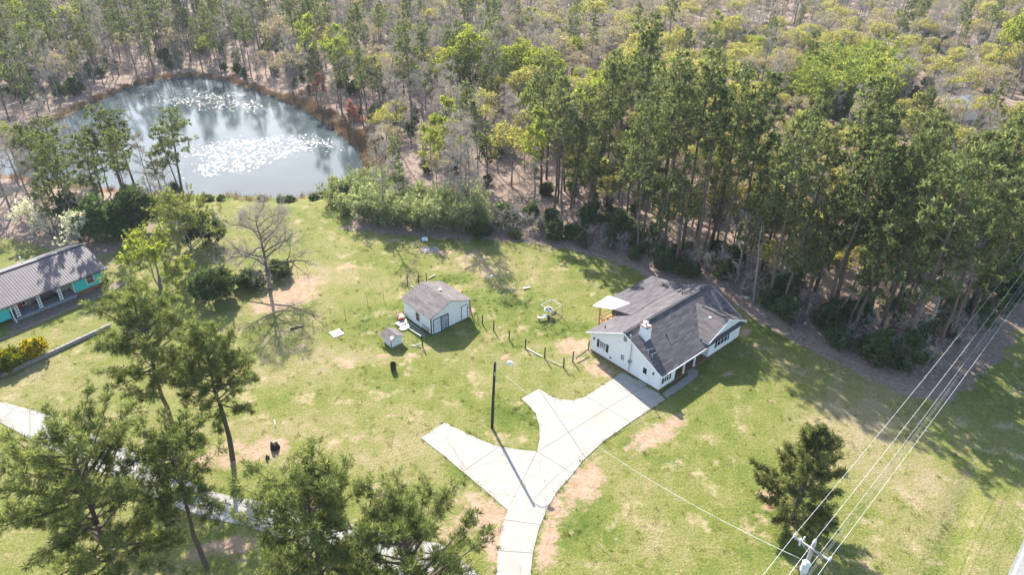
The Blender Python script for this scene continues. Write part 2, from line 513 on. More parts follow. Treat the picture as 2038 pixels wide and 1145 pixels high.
drive = kind(link('driveway', None), 'structure')
SPUR = [(-0.05, 38.96), (-1.88, 40.91), (-4.10, 43.16), (-6.32, 45.43), (-8.24, 47.27), (-7.23, 48.37), (-6.24, 49.44), (-4.71, 48.43), (-2.99, 47.33), (-1.32, 46.45), (0.77, 45.98), (2.51, 45.77)]
spur1 = cut(SPUR, (-4.01, 43.16), (-1.30, 45.93))
slabs(drive, spur1, M_CONC, -0.08, 0.045)
TRUNK = [(-1.22, 28.27), (-1.02, 30.58), (-0.79, 32.86), (-0.73, 34.87), (-0.47, 37.27), (-0.05, 38.93), (2.54, 45.74), (5.64, 43.09), (4.22, 41.16), (3.29, 39.30), (2.48, 37.03), (2.00, 34.93), (1.78, 32.91), (1.53, 30.63), (1.36, 28.32)]
a = cut(TRUNK, (-0.45, 37.97), (2.94, 37.49))
b = cut(a[0], (-0.66, 34.96), (2.04, 34.79)) if len(a) > 1 else []
parts = []
for piece in a:
    for pc in cut(piece, (-0.66, 34.96), (2.04, 34.79)):
        parts += cut(pc, (-0.94, 31.39), (1.61, 31.27))
slabs(drive, parts, M_CONC, -0.08, 0.045)
UPPER = [(2.56, 45.77), (2.84, 47.61), (2.83, 49.25), (2.57, 50.81), (2.00, 51.90), (1.11, 53.09), (2.03, 53.97), (2.97, 54.72), (3.91, 53.79), (4.90, 53.12), (6.31, 53.00), (7.67, 53.66), (9.89, 55.80), (11.93, 57.79),
         (13.59, 56.06), (15.17, 54.33), (15.67, 53.40), (13.65, 51.61), (11.41, 49.67), (8.72, 47.15), (6.66, 44.74), (5.66, 43.12)]
parts = [UPPER]
for p, q in (((2.96, 54.64), (6.91, 45.12)), ((4.03, 46.97), (13.93, 55.58)), ((7.67, 53.66), (11.68, 49.89)), ((10.37, 56.31), (14.24, 52.15))):
    parts = [r for pc in parts for r in cut(pc, p, q, 0.02)]
slabs(drive, parts, M_CONC, -0.08, 0.045)

path = kind(link('path', None), 'structure')
hx, hy, ha = 15.14, 54.6, rad(42.16)
def H2W(x, y):
    return (hx + x * math.cos(ha) - y * math.sin(ha), hy + x * math.sin(ha) + y * math.cos(ha))
WALK = [(-0.05, -1.25), (4.9, -1.2), (5.5, -1.05), (5.95, -0.65), (6.05, -0.2), (5.7, 0.0), (4.9, 0.0), (4.8, -0.35), (-0.02, -0.5)]
WALK = [H2W(*p) for p in WALK]
parts = [WALK]
for xx in (1.25, 2.5, 3.75, 4.85):
    parts = [r for pc in parts for r in cut(pc, H2W(xx, -2), H2W(xx, 2), 0.012)]
slabs(path, parts, M_CONC2, -0.05, 0.07, 'paving_slab')

ndrive = kind(link('neighbour_drive', None), 'structure')
up = [(-57.20, 52.85), (-50.18, 51.35), (-45.23, 49.86), (-38.39, 46.85), (-31.95, 44.01), (-25.63, 40.49), (-20.60, 39.40), (-15.23, 38.06), (-10.03, 36.47), (-5.13, 35.48), (-1.84, 32.63), (-1.69, 29.39)]
lo = [(-3.73, 28.23), (-7.04, 32.10), (-11.08, 33.66), (-16.07, 35.11), (-21.00, 36.93), (-25.17, 37.74), (-30.51, 39.99), (-36.77, 42.98), (-43.43, 45.94), (-48.23, 48.37), (-54.64, 49.33)]
NP = up + lo
parts = [NP]
for p, q in (((-46.59, 50.33), (-44.08, 46.25)), ((-38.39, 46.85), (-37.81, 43.26)), ((-31.95, 44.01), (-31.48, 40.24)), ((-24.70, 40.29), (-24.26, 37.51)), ((-19.46, 39.11), (-19.61, 36.37)), ((-14.37, 37.87), (-14.37, 34.59)), ((-9.19, 36.20), (-9.42, 32.91))):
    parts = [r for pc in parts for r in cut(pc, p, q, 0.022)]
slabs(ndrive, parts, M_CONC2, -0.08, 0.04)

# ------------------------------------------------------------------ road
k = NT('worn_asphalt')
co = k.pos()
k.l(k.ramp(k.noise(co, 6.0, 5.0, .7), [(0.3, (0.16, 0.155, 0.15)), (0.7, (0.27, 0.26, 0.25))]), k.b.inputs['Base Color'])
k.b.inputs['Roughness'].default_value = 0.9
k.bump(k.noise(co, 40.0, 2.0), 0.3, 0.01)
M_ASPH = k.m
def road_pt(along, across):
    n = Vector((ROAD_D.y, -ROAD_D.x))
    p = ROAD_A + ROAD_D * along + n * across
    return (p.x, p.y)
MB().prism([road_pt(-120, 0), road_pt(-120, 7.2), road_pt(260, 7.2), road_pt(260, 0)], -0.1, 0.05).build('road', M_ASPH)['kind'] = 'structure'
M_LINE = surf('road_paint', (0.78, 0.77, 0.73), .1, 5, .7)
MB().prism([road_pt(-120, .22), road_pt(-120, .36), road_pt(260, .36), road_pt(260, .22)], 0.03, 0.055).build('road_edge_line', M_LINE)['kind'] = 'structure'

# ------------------------------------------------------------------ building materials
def siding(name, base, course=0.16, grime=(0.5, 0.46, 0.40), amt=0.25, vertical=False):
    k = NT(name)
    co = k.objco()
    sx = k.n('ShaderNodeSeparateXYZ')
    k.l(co, sx.inputs[0])
    v = k.math('FRACT', k.math('DIVIDE', sx.outputs['X' if vertical else 'Z'], course))
    edge = k.smooth(v, 0.0, 0.12)
    c = k.ramp(k.noise(co, 3.0, 5.0, .65), [(0.3, tuple(x * .92 for x in base)), (0.7, base)])
    c = k.mix(k.math('MULTIPLY', k.smooth(k.noise(co, 1.1, 5.0, .7), 0.5, 0.75), amt), c, grime)
    c = k.mix(k.math('MULTIPLY', k.math('SUBTRACT', 1.0, edge), 0.25), c, tuple(x * .55 for x in base))
    k.l(c, k.b.inputs['Base Color'])
    k.b.inputs['Roughness'].default_value = 0.6
    k.bump(v, 0.5, 0.012)
    return k.m

def shingles(name, dark, light, axis='X', course=0.19, streak=0.5):
    k = NT(name)
    co = k.objco()
    mp = k.n('ShaderNodeMapping')
    k.l(co, mp.inputs['Vector'])
    if axis == 'Y':
        mp.inputs['Rotation'].default_value = (0, 0, rad(90))
    br = k.n('ShaderNodeTexBrick')
    br.offset = 0.37
    k.l(mp.outputs[0], br.inputs['Vector'])
    for nm, v in (('Scale', 1.0), ('Mortar Size', 0.012), ('Mortar Smooth', 0.3), ('Brick Width', 0.95), ('Row Height', course), ('Bias', -0.1)):
        br.inputs[nm].default_value = v
    br.inputs['Color1'].default_value = (*dark, 1)
    br.inputs['Color2'].default_value = (*light, 1)
    br.inputs['Mortar'].default_value = (*[x * .45 for x in dark], 1)
    c = k.mix(0.28, br.outputs['Color'], k.ramp(k.noise(co, 0.9, 5.0, .7), [(0.3, dark), (0.75, light)]))
    gr = k.ramp(k.noise(co, 25.0, 2.0), [(0.3, (0.75, 0.75, 0.75)), (0.7, (1.2, 1.2, 1.2))])
    k.l(k.mix(1.0, c, gr, 'MULTIPLY'), k.b.inputs['Base Color'])
    k.b.inputs['Roughness'].default_value = 0.92
    k.b.inputs['Specular IOR Level'].default_value = 0.25
    k.bump(br.outputs['Fac'], 0.6, -0.012)
    return k.m

M_WHITE = siding('white_lap_siding', (0.80, 0.80, 0.79), 0.16, (0.62, 0.60, 0.57), .18)
M_TRIM = surf('white_trim', (0.80, 0.80, 0.79), .05, 4, .5)
M_SHINGLE = shingles('charcoal_shingles', (0.060, 0.053, 0.058), (0.150, 0.137, 0.142))
M_SHINGLE_Y = shingles('charcoal_shingles_wing', (0.080, 0.069, 0.068), (0.155, 0.138, 0.134), 'Y')
M_RIDGE = surf('ridge_caps', (0.045, 0.042, 0.047), .3, 3, .9)
M_BRICK = surf('red_brick_base', (0.25, 0.105, 0.065), .35, 7, .9, .4, .02)
M_BLACK = surf('black_shutter_paint', (0.018, 0.019, 0.024), .3, 5, .5)
M_PORCH = surf('brown_porch_floor', (0.20, 0.105, 0.065), .25, 5, .8)
M_METAL = surf('galvanised_metal', (0.42, 0.43, 0.44), .15, 8, .4, .05, .01, None, .7)
M_WOOD = surf('raw_timber', (0.42, 0.25, 0.12), .25, 6, .85, .2)
M_GREYWOOD = surf('weathered_timber', (0.24, 0.21, 0.18), .3, 6, .95, .3)
M_DARKWOOD = surf('creosote_timber', (0.040, 0.033, 0.030), .3, 6, .95, .3)
k = NT('window_glass')
k.b.inputs['Base Color'].default_value = (0.02, 0.024, 0.03, 1)
k.b.inputs['Roughness'].default_value = 0.05
k.b.inputs['Specular IOR Level'].default_value = 0.8
M_GLASS = k.m
k = NT('white_corrugated_canopy')
k.b.inputs['Base Color'].default_value = (0.86, 0.86, 0.82, 1)
k.b.inputs['Roughness'].default_value = 0.5
sxyz = k.n('ShaderNodeSeparateXYZ'); k.l(k.objco(), sxyz.inputs[0])
k.bump(k.math('SINE', k.math('MULTIPLY', sxyz.outputs['X'], 60.0)), 0.5, 0.01)
M_CANOPY = k.m

def window(parent, axis, c0, c1, z0, z1, at, out, cols=2, rows=2, fw=0.06, frame=None, name='window', curtain=None):
    """framed window on a wall. axis 'x': spans c0..c1 in x at y=at; axis 'y': spans in y at x=at. out = outward sign"""
    frame = frame or M_TRIM
    def bx(mb, a, b, z0_, z1_, d0, d1):
        lo, hi = sorted((at + out * d0, at + out * d1))
        if axis == 'x':
            mb.box(a, b, lo, hi, z0_, z1_)
        else:
            mb.box(lo, hi, a, b, z0_, z1_)
    m = MB()
    bx(m, c0 - fw, c1 + fw, z1, z1 + fw, 0.0, .05)
    bx(m, c0 - fw, c1 + fw, z0 - fw, z0, 0.0, .05)
    bx(m, c0 - fw, c0, z0, z1, 0.0, .05)
    bx(m, c1, c1 + fw, z0, z1, 0.0, .05)
    w = m.build(name, frame, parent)
    s = MB()
    bx(s, c0 - fw - .02, c1 + fw + .02, z0 - fw - .03, z0 - fw - .002, 0.0, .075)
    s.build('sill', frame, w)
    dw, dh = (c1 - c0) / cols, (z1 - z0) / rows
    bar = 0.035
    mb = MB()
    for i in range(1, cols):
        bx(mb, c0 + i * dw - bar / 2, c0 + i * dw + bar / 2, z0, z1, 0.004, .04)
    for j in range(1, rows):
        for i in range(cols):
            bx(mb, c0 + i * dw + bar / 2, c0 + (i + 1) * dw - bar / 2, z0 + j * dh - bar / 2, z0 + j * dh + bar / 2, 0.004, .038)
    if cols * rows > 1:
        mb.build('glazing_bar', frame, w)
    for i in range(cols):
        for j in range(rows):
            p = MB()
            bx(p, c0 + i * dw + (bar / 2 if i else 0), c0 + (i + 1) * dw - (bar / 2 if i < cols - 1 else 0),
               z0 + j * dh + (bar / 2 if j else 0), z0 + (j + 1) * dh - (bar / 2 if j < rows - 1 else 0), 0.003, .014)
            p.build('pane', curtain if (curtain and j == 0) else M_GLASS, w)
    return w

# ------------------------------------------------------------------ white house
house = thing('white_house', 'white single-storey house with charcoal shingle roof, chimney and front porch', 'house', (hx, hy, 0), ha)
FOOT = [(0, 0), (2.65, 0), (2.65, 1.9), (8.6, 1.9), (8.6, 0), (14.7, 0), (14.7, 9.5), (0, 9.5)]
MB().prism(FOOT, 0.24, 2.42).build('wall', M_WHITE, house)
inset = [(0.04, 0.04), (2.61, 0.04), (2.61, 1.94), (8.64, 1.94), (8.64, 0.04), (14.66, 0.04), (14.66, 9.46), (0.04, 9.46)]
MB().prism(inset, -0.15, 0.238).build('foundation', M_BRICK, house)
EZ, RZ, RY = 2.30, 4.90, 4.85
kf = (RZ - EZ) / (RY + 0.4)
def zmain(y):
    return EZ + (y + 0.4) * kf if y <= RY else RZ - (y - RY) * kf
def gable(x0, x1):
    m = MB()
    poly = [(0.0, 2.422), (9.5, 2.422), (9.5, zmain(9.5) - .16), (RY, RZ - .16), (0.0, zmain(0) - .16)]
    poly = [(0.0, 2.422), (9.5, 2.422), (RY, RZ - .17)]
    vs = [(x0, y, z) for y, z in poly] + [(x1, y, z) for y, z in poly]
    return m.add(vs, [(2, 1, 0), (3, 4, 5), (0, 1, 4, 3), (1, 2, 5, 4), (2, 0, 3, 5)])
gable(0.0, 0.15).build('gable_wall', M_WHITE, house)
gable(14.55, 14.7).build('gable_wall', M_WHITE, house)
MB().sheet([(-.32, -.42, EZ - .01), (15.0, -.42, EZ - .01), (15.0, RY, RZ), (-.32, RY, RZ)], .11).build('roof_slope', M_SHINGLE, house)
ye = 9.95
MB().sheet([(-.32, RY, RZ), (15.0, RY, RZ), (15.0, ye, zmain(ye)), (-.32, ye, zmain(ye))], .11).build('roof_slope', M_SHINGLE, house)
m = MB()
m.beam((-.32, RY, RZ + .02), (15.0, RY, RZ + .02), .34, .07)
m.build('ridge_cap', M_RIDGE, house)
MB().box(-.34, 7.45, -.46, -.425, EZ - .17, EZ + .0).build('fascia', M_TRIM, house)
for fx in (-.335, 15.015):
    MB().beam((fx, -.40, EZ - .08), (fx, RY, RZ - .09), .03, .16).build('fascia', M_TRIM, house)
    MB().beam((fx, RY, RZ - .09), (fx, ye, zmain(ye) - .09), .03, .16).build('fascia', M_TRIM, house)
# front wing with its own gable
WX0, WR, WX1, WZ, ks = 7.5, 10.95, 14.95, 4.44, 0.455
def ymain(z):
    return (z - EZ) / kf - .4
zl, zr = WZ - ks * (WR - WX0), WZ - ks * (WX1 - WR)
MB().sheet([(WX0, -.5, zl), (WR, -.5, WZ), (WR, ymain(WZ) + .12, WZ), (WX0, ymain(zl) + .12, zl)], .10).build('wing_roof_slope', M_SHINGLE_Y, house)
MB().sheet([(WR, -.5, WZ), (WX1, -.5, zr), (WX1, ymain(zr) + .12, zr), (WR, ymain(WZ) + .12, WZ)], .10).build('wing_roof_slope', M_SHINGLE_Y, house)
MB().beam((WR, 0.1, WZ + .015), (WR, 3.1, WZ + .015), .26, .05).build('ridge_vent', M_RIDGE, house)
m = MB()
poly = [(8.6, 2.422), (14.7, 2.422), (14.7, WZ - ks * (14.7 - WR) - .13), (WR, WZ - .13), (8.6, WZ - ks * (WR - 8.6) - .13)]
n = len(poly)
m.add([(x, 0.0, z) for x, z in poly] + [(x, .15, z) for x, z in poly], [tuple(range(n)), tuple(range(2 * n - 1, n - 1, -1))] + [(i, n + i, n + (i + 1) % n, (i + 1) % n) for i in range(n)])
m.box(8.6, 8.75, .152, 1.9, 2.422, 3.05)
m.build('wing_gable_wall', M_WHITE, house)
m = MB()
m.beam((WX0, -.515, zl - .07), (WR, -.515, WZ - .07), .03, .15)
m.beam((WR, -.515, WZ - .07), (WX1, -.515, zr - .07), .03, .15)
m.box(WX0 + .02, WX0 + .05, -.5, .4, zl - .25, zl - .1)
m.box(14.72, 14.98, -.5, -.05, zr - .26, zr - .12)
m.build('barge_board', M_TRIM, house)
# porch
MB().box(2.66, 8.59, -.02, 1.89, -.1, .21).build('porch_floor', M_PORCH, house)
MB().box(2.66, 8.59, .02, .16, 2.08, 2.34).build('porch_beam', M_TRIM, house)
for x in (4.3, 6.2):
    m = MB().box(x - .07, x + .07, .02, .16, .212, 2.078)
    m.box(x - .10, x + .10, -.01, .19, .212, .34)
    m.build('porch_post', M_TRIM, house)
d = MB().box(5.0, 5.95, 1.85, 1.897, .25, 2.2).build('front_door', surf('red_brown_door', (0.12, 0.05, 0.035)), house)
MB().box(5.1, 5.16, 1.80, 1.848, 1.1, 1.2).build('knob', M_METAL, d)
window(house, 'x', 6.7, 8.0, .95, 2.05, 1.9, -1, 2, 2)
window(house, 'x', 3.1, 4.3, .95, 2.05, 1.9, -1, 2, 2)
# windows and shutters
window(house, 'x', .78, 1.52, .85, 1.78, 0, -1, 2, 2)
for a, b in ((.42, .70), (1.60, 1.88)):
    MB().box(a, b, -.045, -.002, .80, 1.84).build('shutter', M_BLACK, house)
window(house, 'x', 10.15, 12.1, .95, 2.15, 0, -1, 3, 2)
for a, b in ((9.78, 10.06), (12.19, 12.47)):
    MB().box(a, b, -.045, -.002, .9, 2.2).build('shutter', M_BLACK, house)
M_BLIND = surf('drawn_blind', (0.45, 0.36, 0.30), .15, 6)
window(house, 'y', 7.32, 8.12, 1.12, 2.02, 0, -1, 3, 3, curtain=M_BLIND)
for a, b in ((6.92, 7.22), (8.22, 8.52)):
    MB().box(-.045, -.002, a, b, 1.07, 2.08).build('shutter', M_BLACK, house)
window(house, 'y', 4.72, 5.12, 1.28, 1.95, 0, -1, 2, 3)
d = MB().box(-.05, -.002, 1.45, 2.35, .26, 2.28).build('side_door', M_TRIM, house)
MB().box(-.062, -.0505, 1.66, 2.14, 1.25, 1.98).build('pane', M_GLASS, d)
MB().box(-.11, -.0505, 1.52, 1.58, 1.15, 1.22).build('knob', M_BLACK, d)
m = MB().box(-.04, -.002, 1.36, 1.448, .26, 2.36).box(-.04, -.002, 2.352, 2.44, .26, 2.36).box(-.04, -.002, 1.45, 2.35, 2.282, 2.36)
m.build('door_frame', M_TRIM, house)
MB().box(-.9, -.06, 1.4, 2.4, -.05, .16).build('door_step', M_CONC2, house)
m = MB()
for i in range(6):
    m.box(-.03, -.003, 4.62, 5.06, 3.72 + i * .11, 3.79 + i * .11)
m.build('attic_vent', M_GREYWOOD, house)
for y in (8.98, .85):
    m = MB().box(-.12, -.003, y - .06, y + .06, 1.75, 2.0)
    m.box(-.15, -.12, y - .045, y + .045, 1.78, 1.95)
    m.build('wall_lamp', M_BLACK, house)
MB().box(8.55, 8.597, .55, .75, .9, 1.1).build('wall_lamp', M_BLACK, house)
MB().box(-.06, -.003, 6.4, 6.62, .58, .74).build('dryer_vent', M_BLACK, house)
# chimney
m = MB().box(1.15, 1.95, 3.15, 4.05, 3.7, 5.62)
ch = m.build('chimney', M_TRIM, house)
MB().box(1.10, 2.0, 3.10, 4.10, 5.622, 5.70).build('brick_rim', M_BRICK, ch)
MB().box(1.22, 1.88, 3.22, 3.98, 5.702, 5.74).build('mortar_crown', surf('mortar', (.62, .56, .50), .15), ch)
MB().tube([(1.5, 3.6, 5.742), (1.5, 3.6, 6.12)], .13, 12).build('flue_pipe', M_METAL, ch)
MB().tube([(1.5, 3.6, 6.13), (1.5, 3.6, 6.17), (1.5, 3.6, 6.22)], [.25, .27, .06], 14).build('flue_cap', M_METAL, ch)
# service mast, meter and roof fittings
m = MB().tube([(-.14, 3.85, .5), (-.14, 3.85, 1.55)], .045, 8).tube([(-.14, 3.85, 1.95), (-.14, 3.85, 4.25), (-.40, 3.85, 4.6), (-.40, 3.85, 5.15)], .05, 8).tube([(-.40, 3.85, 5.15), (-.52, 3.85, 5.26), (-.62, 3.85, 5.18)], [.09, .1, .04], 8)
mast = m.build('service_mast', M_METAL, house)
MB().box(-.24, -.004, 3.70, 4.0, 1.55, 1.95).build('meter_box', M_METAL, mast)
MB().tube([(-.25, 3.85, 1.78), (-.32, 3.85, 1.78)], .09, 12).build('meter_dial', M_GLASS, mast)
ant = MB()
for y in (1.55, 2.05):
    z = zmain(y)
    ant.tube([(.35, y, z - .02), (.35, y, z + .5), (.55, y - .1, z + .65)], .03, 6)
    ant.tube([(.2, y + .15, z + .42), (.75, y - .2, z + .62)], .025, 6)
ant.build('aerial', surf('pale_aerial_metal', (.62, .58, .54), .1), house)
for x, y in ((.95, 8.4), (11.6, 6.2), (4.0, 2.6)):
    z = zmain(y)
    MB().tube([(x, y, z - .06), (x, y, z + .05), (x, y, z + .30)], [.16, .07, .06], 8).build('roof_pipe', M_BLACK, house)
MB().box(10.0, 10.25, 1.3, 1.55, 3.98, 4.12).build('roof_vent', M_TRIM, house)
# rear addition under a flatter roof
MB().box(7.15, 14.6, 9.502, 12.55, .0, 2.28).build('rear_wall', M_WHITE, house)
MB().sheet([(7.0, 8.3, 3.24), (14.95, 8.3, 3.24), (14.95, 12.95, 2.46), (7.0, 12.95, 2.46)], .10).build('rear_roof_slope', M_SHINGLE, house)
MB().sheet([(4.75, 8.0, 3.40), (7.02, 8.0, 3.40), (7.02, 10.75, 2.84), (4.75, 10.75, 2.84)], .10).build('rear_roof_slope', M_SHINGLE, house)
m = MB()
m.add([(4.78, 8.05, 3.26), (4.78, 10.70, 2.74), (4.78, 10.70, 2.20), (4.78, 9.6, 2.30), (4.84, 8.05, 3.26), (4.84, 10.70, 2.74), (4.84, 10.70, 2.20), (4.84, 9.6, 2.30)], [(0, 1, 2, 3), (7, 6, 5, 4), (0, 4, 5, 1), (1, 5, 6, 2), (2, 6, 7, 3), (3, 7, 4, 0)])
m.build('roof_cheek', M_SHINGLE, house)
for x, y in ((4.72, 12.4), (7.0, 12.4), (4.9, 10.6)):
    MB().box(x - .06, x + .06, y - .06, y + .06, 0, 2.62).build('canopy_post', M_WOOD, house)
MB().sheet([(3.75, 12.75, 2.72), (6.85, 13.05, 2.74), (7.15, 10.1, 2.98), (4.75, 10.55, 2.90)], .035).build('canopy', M_CANOPY, house)
m = MB()
for i in range(18):
    m.box(4.70 + .14 * i, 4.83 + .14 * i, 9.52, 12.4, .42, .46)
kind(m.build('deck_planks', M_WOOD, house), 'stuff')
m = MB()
for z in (.75, 1.35):
    m.beam((4.72, 12.4, z), (7.0, 12.4, z), .05, .12)
    m.beam((4.72, 9.7, z), (4.72, 12.34, z), .05, .12)
m.beam((4.72, 12.3, .8), (4.72, 10.9, 1.3), .05, .1)
m.beam((4.72, 11.2, 0.0), (4.72, 11.2, 1.4), .08)
m.build('railing', M_WOOD, house)

# ------------------------------------------------------------------ white shed
M_SHEDW = siding('grimy_white_siding', (0.74, 0.74, 0.72), 0.2, (0.42, 0.40, 0.36), .45)
M_SHEDR = shingles('old_grey_shingles', (0.105, 0.090, 0.086), (0.200, 0.175, 0.165), 'Y')
sa = rad(43.5)
shed = thing('shed', 'white gabled shed with grey shingle roof and sliding glass doors', 'shed', (-9.08, 63.94, 0), sa)
SW, SD = 5.72, 5.3
m = MB().box(0, SW, 0, SD, .12, 2.38)
poly = [(0.0, 2.381), (SW, 2.381), (SW, 2.45), (2.8, 3.46), (0.0, 2.45)]
for y0, y1 in ((0.0, .12), (SD - .12, SD)):
    n = len(poly)
    m.add([(x, y0, z) for x, z in poly] + [(x, y1, z) for x, z in poly], [tuple(range(n)), tuple(range(2 * n - 1, n - 1, -1))] + [(i, n + i, n + (i + 1) % n, (i + 1) % n) for i in range(n)])
m.build('wall', M_SHEDW, shed)
MB().box(.1, SW - .1, .1, SD - .1, -.1, .118).build('skid_base', M_DARKWOOD, shed)
MB().sheet([(-.22, -.25, 2.42), (2.8, -.25, 3.60), (2.8, SD + .25, 3.60), (-.22, SD + .25, 2.42)], .08).build('roof_slope', M_SHEDR, shed)
MB().sheet([(2.8, -.25, 3.60), (SW + .22, -.25, 2.46), (SW + .22, SD + .25, 2.46), (2.8, SD + .25, 3.60)], .08).build('roof_slope', M_SHEDR, shed)
m = MB().tube([(3.55, 2.75, 3.25), (3.55, 2.75, 3.48)], .12, 10).tube([(3.55, 2.75, 3.48), (3.55, 2.75, 3.52), (3.55, 2.75, 3.58)], [.22, .22, .05], 12)
m.build('roof_vent', M_METAL, shed)
MB().box(-.03, .07, -.03, .0, .12, 2.4).box(-.03, -.001, .001, .08, .12, 2.4).build('corner_trim', M_BLACK, shed)
MB().box(SW - .07, SW + .03, -.03, 0, .12, 2.4).build('corner_trim', M_BLACK, shed)
sg = MB().box(.28, .36, -.06, -.002, .02, 2.0).box(2.42, 2.5, -.06, -.002, .02, 2.0).box(.361, 2.419, -.06, -.002, 1.92, 2.0).box(1.34, 1.44, -.065, -.002, .02, 1.918).box(.361, 2.419, -.06, -.002, .0, .07)
sg = sg.build('sliding_door', M_BLACK, shed)
M_DUSTY = surf('dusty_glass', (0.30, 0.33, 0.36), .3, 2.5, .25, .05, .01, (0.12, 0.13, 0.14), 0, .6)
M_PALE_REFLECT = surf('painted_reflection_glass', (0.55, 0.60, 0.66), .15, 1.2, .2, .05, .01, (0.30, 0.33, 0.36), 0, .6)  # opaque pale blue-grey: the pane's reflection is painted into its base colour
MB().box(.362, 1.338, -.03, -.004, .072, 1.918).build('pane', M_PALE_REFLECT, sg)
MB().box(1.442, 2.418, -.03, -.004, .072, 1.918).build('pane', M_DUSTY, sg)
d = MB().box(4.45, 5.25, -.045, -.002, .22, 1.98).build('side_door', surf('pale_door', (.72, .73, .74), .06, 3), shed)
MB().box(5.255, 5.33, -.05, -.002, .2, 2.0).box(4.38, 4.446, -.035, -.002, .2, 2.0).box(4.446, 5.254, -.035, -.002, 1.985, 2.03).build('door_frame', M_BLACK, shed)
MB().box(5.12, 5.18, -.09, -.046, 1.05, 1.13).build('knob', M_METAL, d)
MB().box(5.331, 5.66, -.04, -.002, 1.4, 1.48).build('latch_bar', M_BLACK, shed)
window(shed, 'y', 2.25, 2.80, .85, 1.80, 0, -1, 1, 2, .05, surf('rotten_window_frame', (.36, .30, .16), .3, 6))
MB().beam((SW + .25, -.1, 0), (SW + .12, .15, 1.5), .12, .05).build('leaning_board', surf('red_brown_board', (.20, .08, .05)), shed)

# ladder and rack beside the shed
def W(o, x, y, z=0):
    a = o.rotation_euler[2]
    return (o.location[0] + x * math.cos(a) - y * math.sin(a), o.location[1] + x * math.sin(a) + y * math.cos(a), z)
lad = thing('ladder', 'long aluminium ladder lying in the grass along the shed wall', 'ladder', W(shed, -.62, .2, .05), sa)
for x in (-.22, .22):
    MB().box(x - .035, x + .035, 0, 4.3, 0, .08).build('rail', M_METAL, lad)
for i in range(14):
    MB().box(-.184, .184, .2 + i * .3, .26 + i * .3, .02, .06).build('rung', M_METAL, lad)
rk = thing('wire_rack', 'dark wire rack leaning on the shed wall by the sliding door', 'rack', W(shed, -.12, .15, .12), sa)
m = MB()
for i in range(7):
    m.beam((-.25, .05 + i * .2, 0), (-.06, .05 + i * .2, .75), .022)
for z in (0.02, .38, .75):
    m.beam((-.25 + z * .25, .03, z), (-.25 + z * .25, 1.27, z), .03)
m.build('grid', M_DARKWOOD, rk)

# red cart with a white box behind the shed
ct = thing('red_cart', 'red open cart parked at the back corner of the white shed', 'cart', W(shed, -.75, 5.0), sa + 1.2)
ct.scale = (.62, .62, .7)
M_RED = surf('red_paint', (.42, .035, .025), .2, 4, .45)
m = MB().box(-.85, .85, -.5, .5, .35, .40).box(-.85, -.80, -.5, .5, .402, .78).box(.80, .85, -.5, .5, .402, .78).box(-.798, .798, -.5, -.45, .402, .78).box(-.798, .798, .45, .5, .402, .78)
m.build('tub', M_RED, ct)
for x, y in ((-.5, -.58), (-.5, .58), (.5, -.58), (.5, .58)):
    MB().tube([(x, y - .05, .22), (x, y + .05, .22)], .22, 14).build('wheel', M_BLACK, ct)
MB().tube([(.85, 0, .4), (1.3, 0, .5), (1.55, 0, .8)], .025, 6).build('handle', M_METAL, ct)
bx_ = MB().box(-.28, .28, -.2, .2, 0, .3)
tag(bx_.build('storage_box', M_TRIM, None, False, W(shed, -.7, 4.95, .30), sa + 1.2), 'white box resting in the red cart by the shed', 'box')
def surf_once(_c=[]):
    if not _c:
        _c.append(surf('grubby_white_plastic', (.52, .51, .49), .12))
    return _c[0]
sh = thing('plastic_shelf', 'white slatted plastic rack lying in the grass below the red cart', 'rack', W(shed, -1.25, 4.15, .05), sa + .1)
for i in range(6):
    MB().box(-.6, .6, -.42 + i * .16, -.34 + i * .16, .12, .16).build('slat', surf_once(), sh)
for x in (-.6, .54):
    MB().box(x, x + .06, -.44, .5, .0, .118).build('side_rail', M_METAL, sh)
pn = MB().prism(smooth_poly([(-.62, -.4), (.6, -.45), (.66, .4), (-.55, .45)], 2), .03, .14)
tag(pn.build('table_top', surf('faded_white_plastic', (.55, .54, .52), .1), None, False, W(shed, -1.5, 3.2, 0), sa), 'white rounded table top lying flat by the shed ladder', 'table top')

# ------------------------------------------------------------------ well house
well = thing('well_house', 'tiny white pump house with a patched grey gable roof', 'pump house', (-13.27, 61.39, 0), sa)
m = MB().box(0, 1.5, 0, 1.55, -.05, 1.0)
poly = [(0, 1.001), (1.5, 1.001), (.75, 1.42)]
for y0, y1 in ((0.0, .06), (1.49, 1.55)):
    m.add([(x, y0, z) for x, z in poly] + [(x, y1, z) for x, z in poly], [(0, 1, 2), (5, 4, 3), (0, 3, 4, 1), (1, 4, 5, 2), (2, 5, 3, 0)])
m.build('wall', M_SHEDW, well)
MB().sheet([(-.32, -.28, .90), (.75, -.28, 1.50), (.75, 1.85, 1.50), (-.32, 1.85, .90)], .05).build('roof_slope', M_SHEDR, well)
MB().sheet([(.75, -.28, 1.50), (1.82, -.28, .90), (1.82, 1.85, .90), (.75, 1.85, 1.50)], .05).build('roof_slope', M_SHEDR, well)
MB().box(-.02, .05, -.02, -.001, 0, .98).build('corner_trim', M_BLACK, well)
MB().sheet([(-.02, -.10, 1.085), (.35, -.2, 1.29), (.42, .30, 1.33), (.10, .35, 1.15)], .02).build('roof_patch', surf('torn_felt', (.50, .47, .42), .15), well)
d = MB().box(.30, 1.15, -.03, -.002, .04, .95).build('door', siding('board_door', (.70, .71, .72), .2, (.4, .38, .36), .4, True), well)
MB().box(.95, 1.05, -.05, -.031, .42, .56).build('latch', M_BLACK, well)

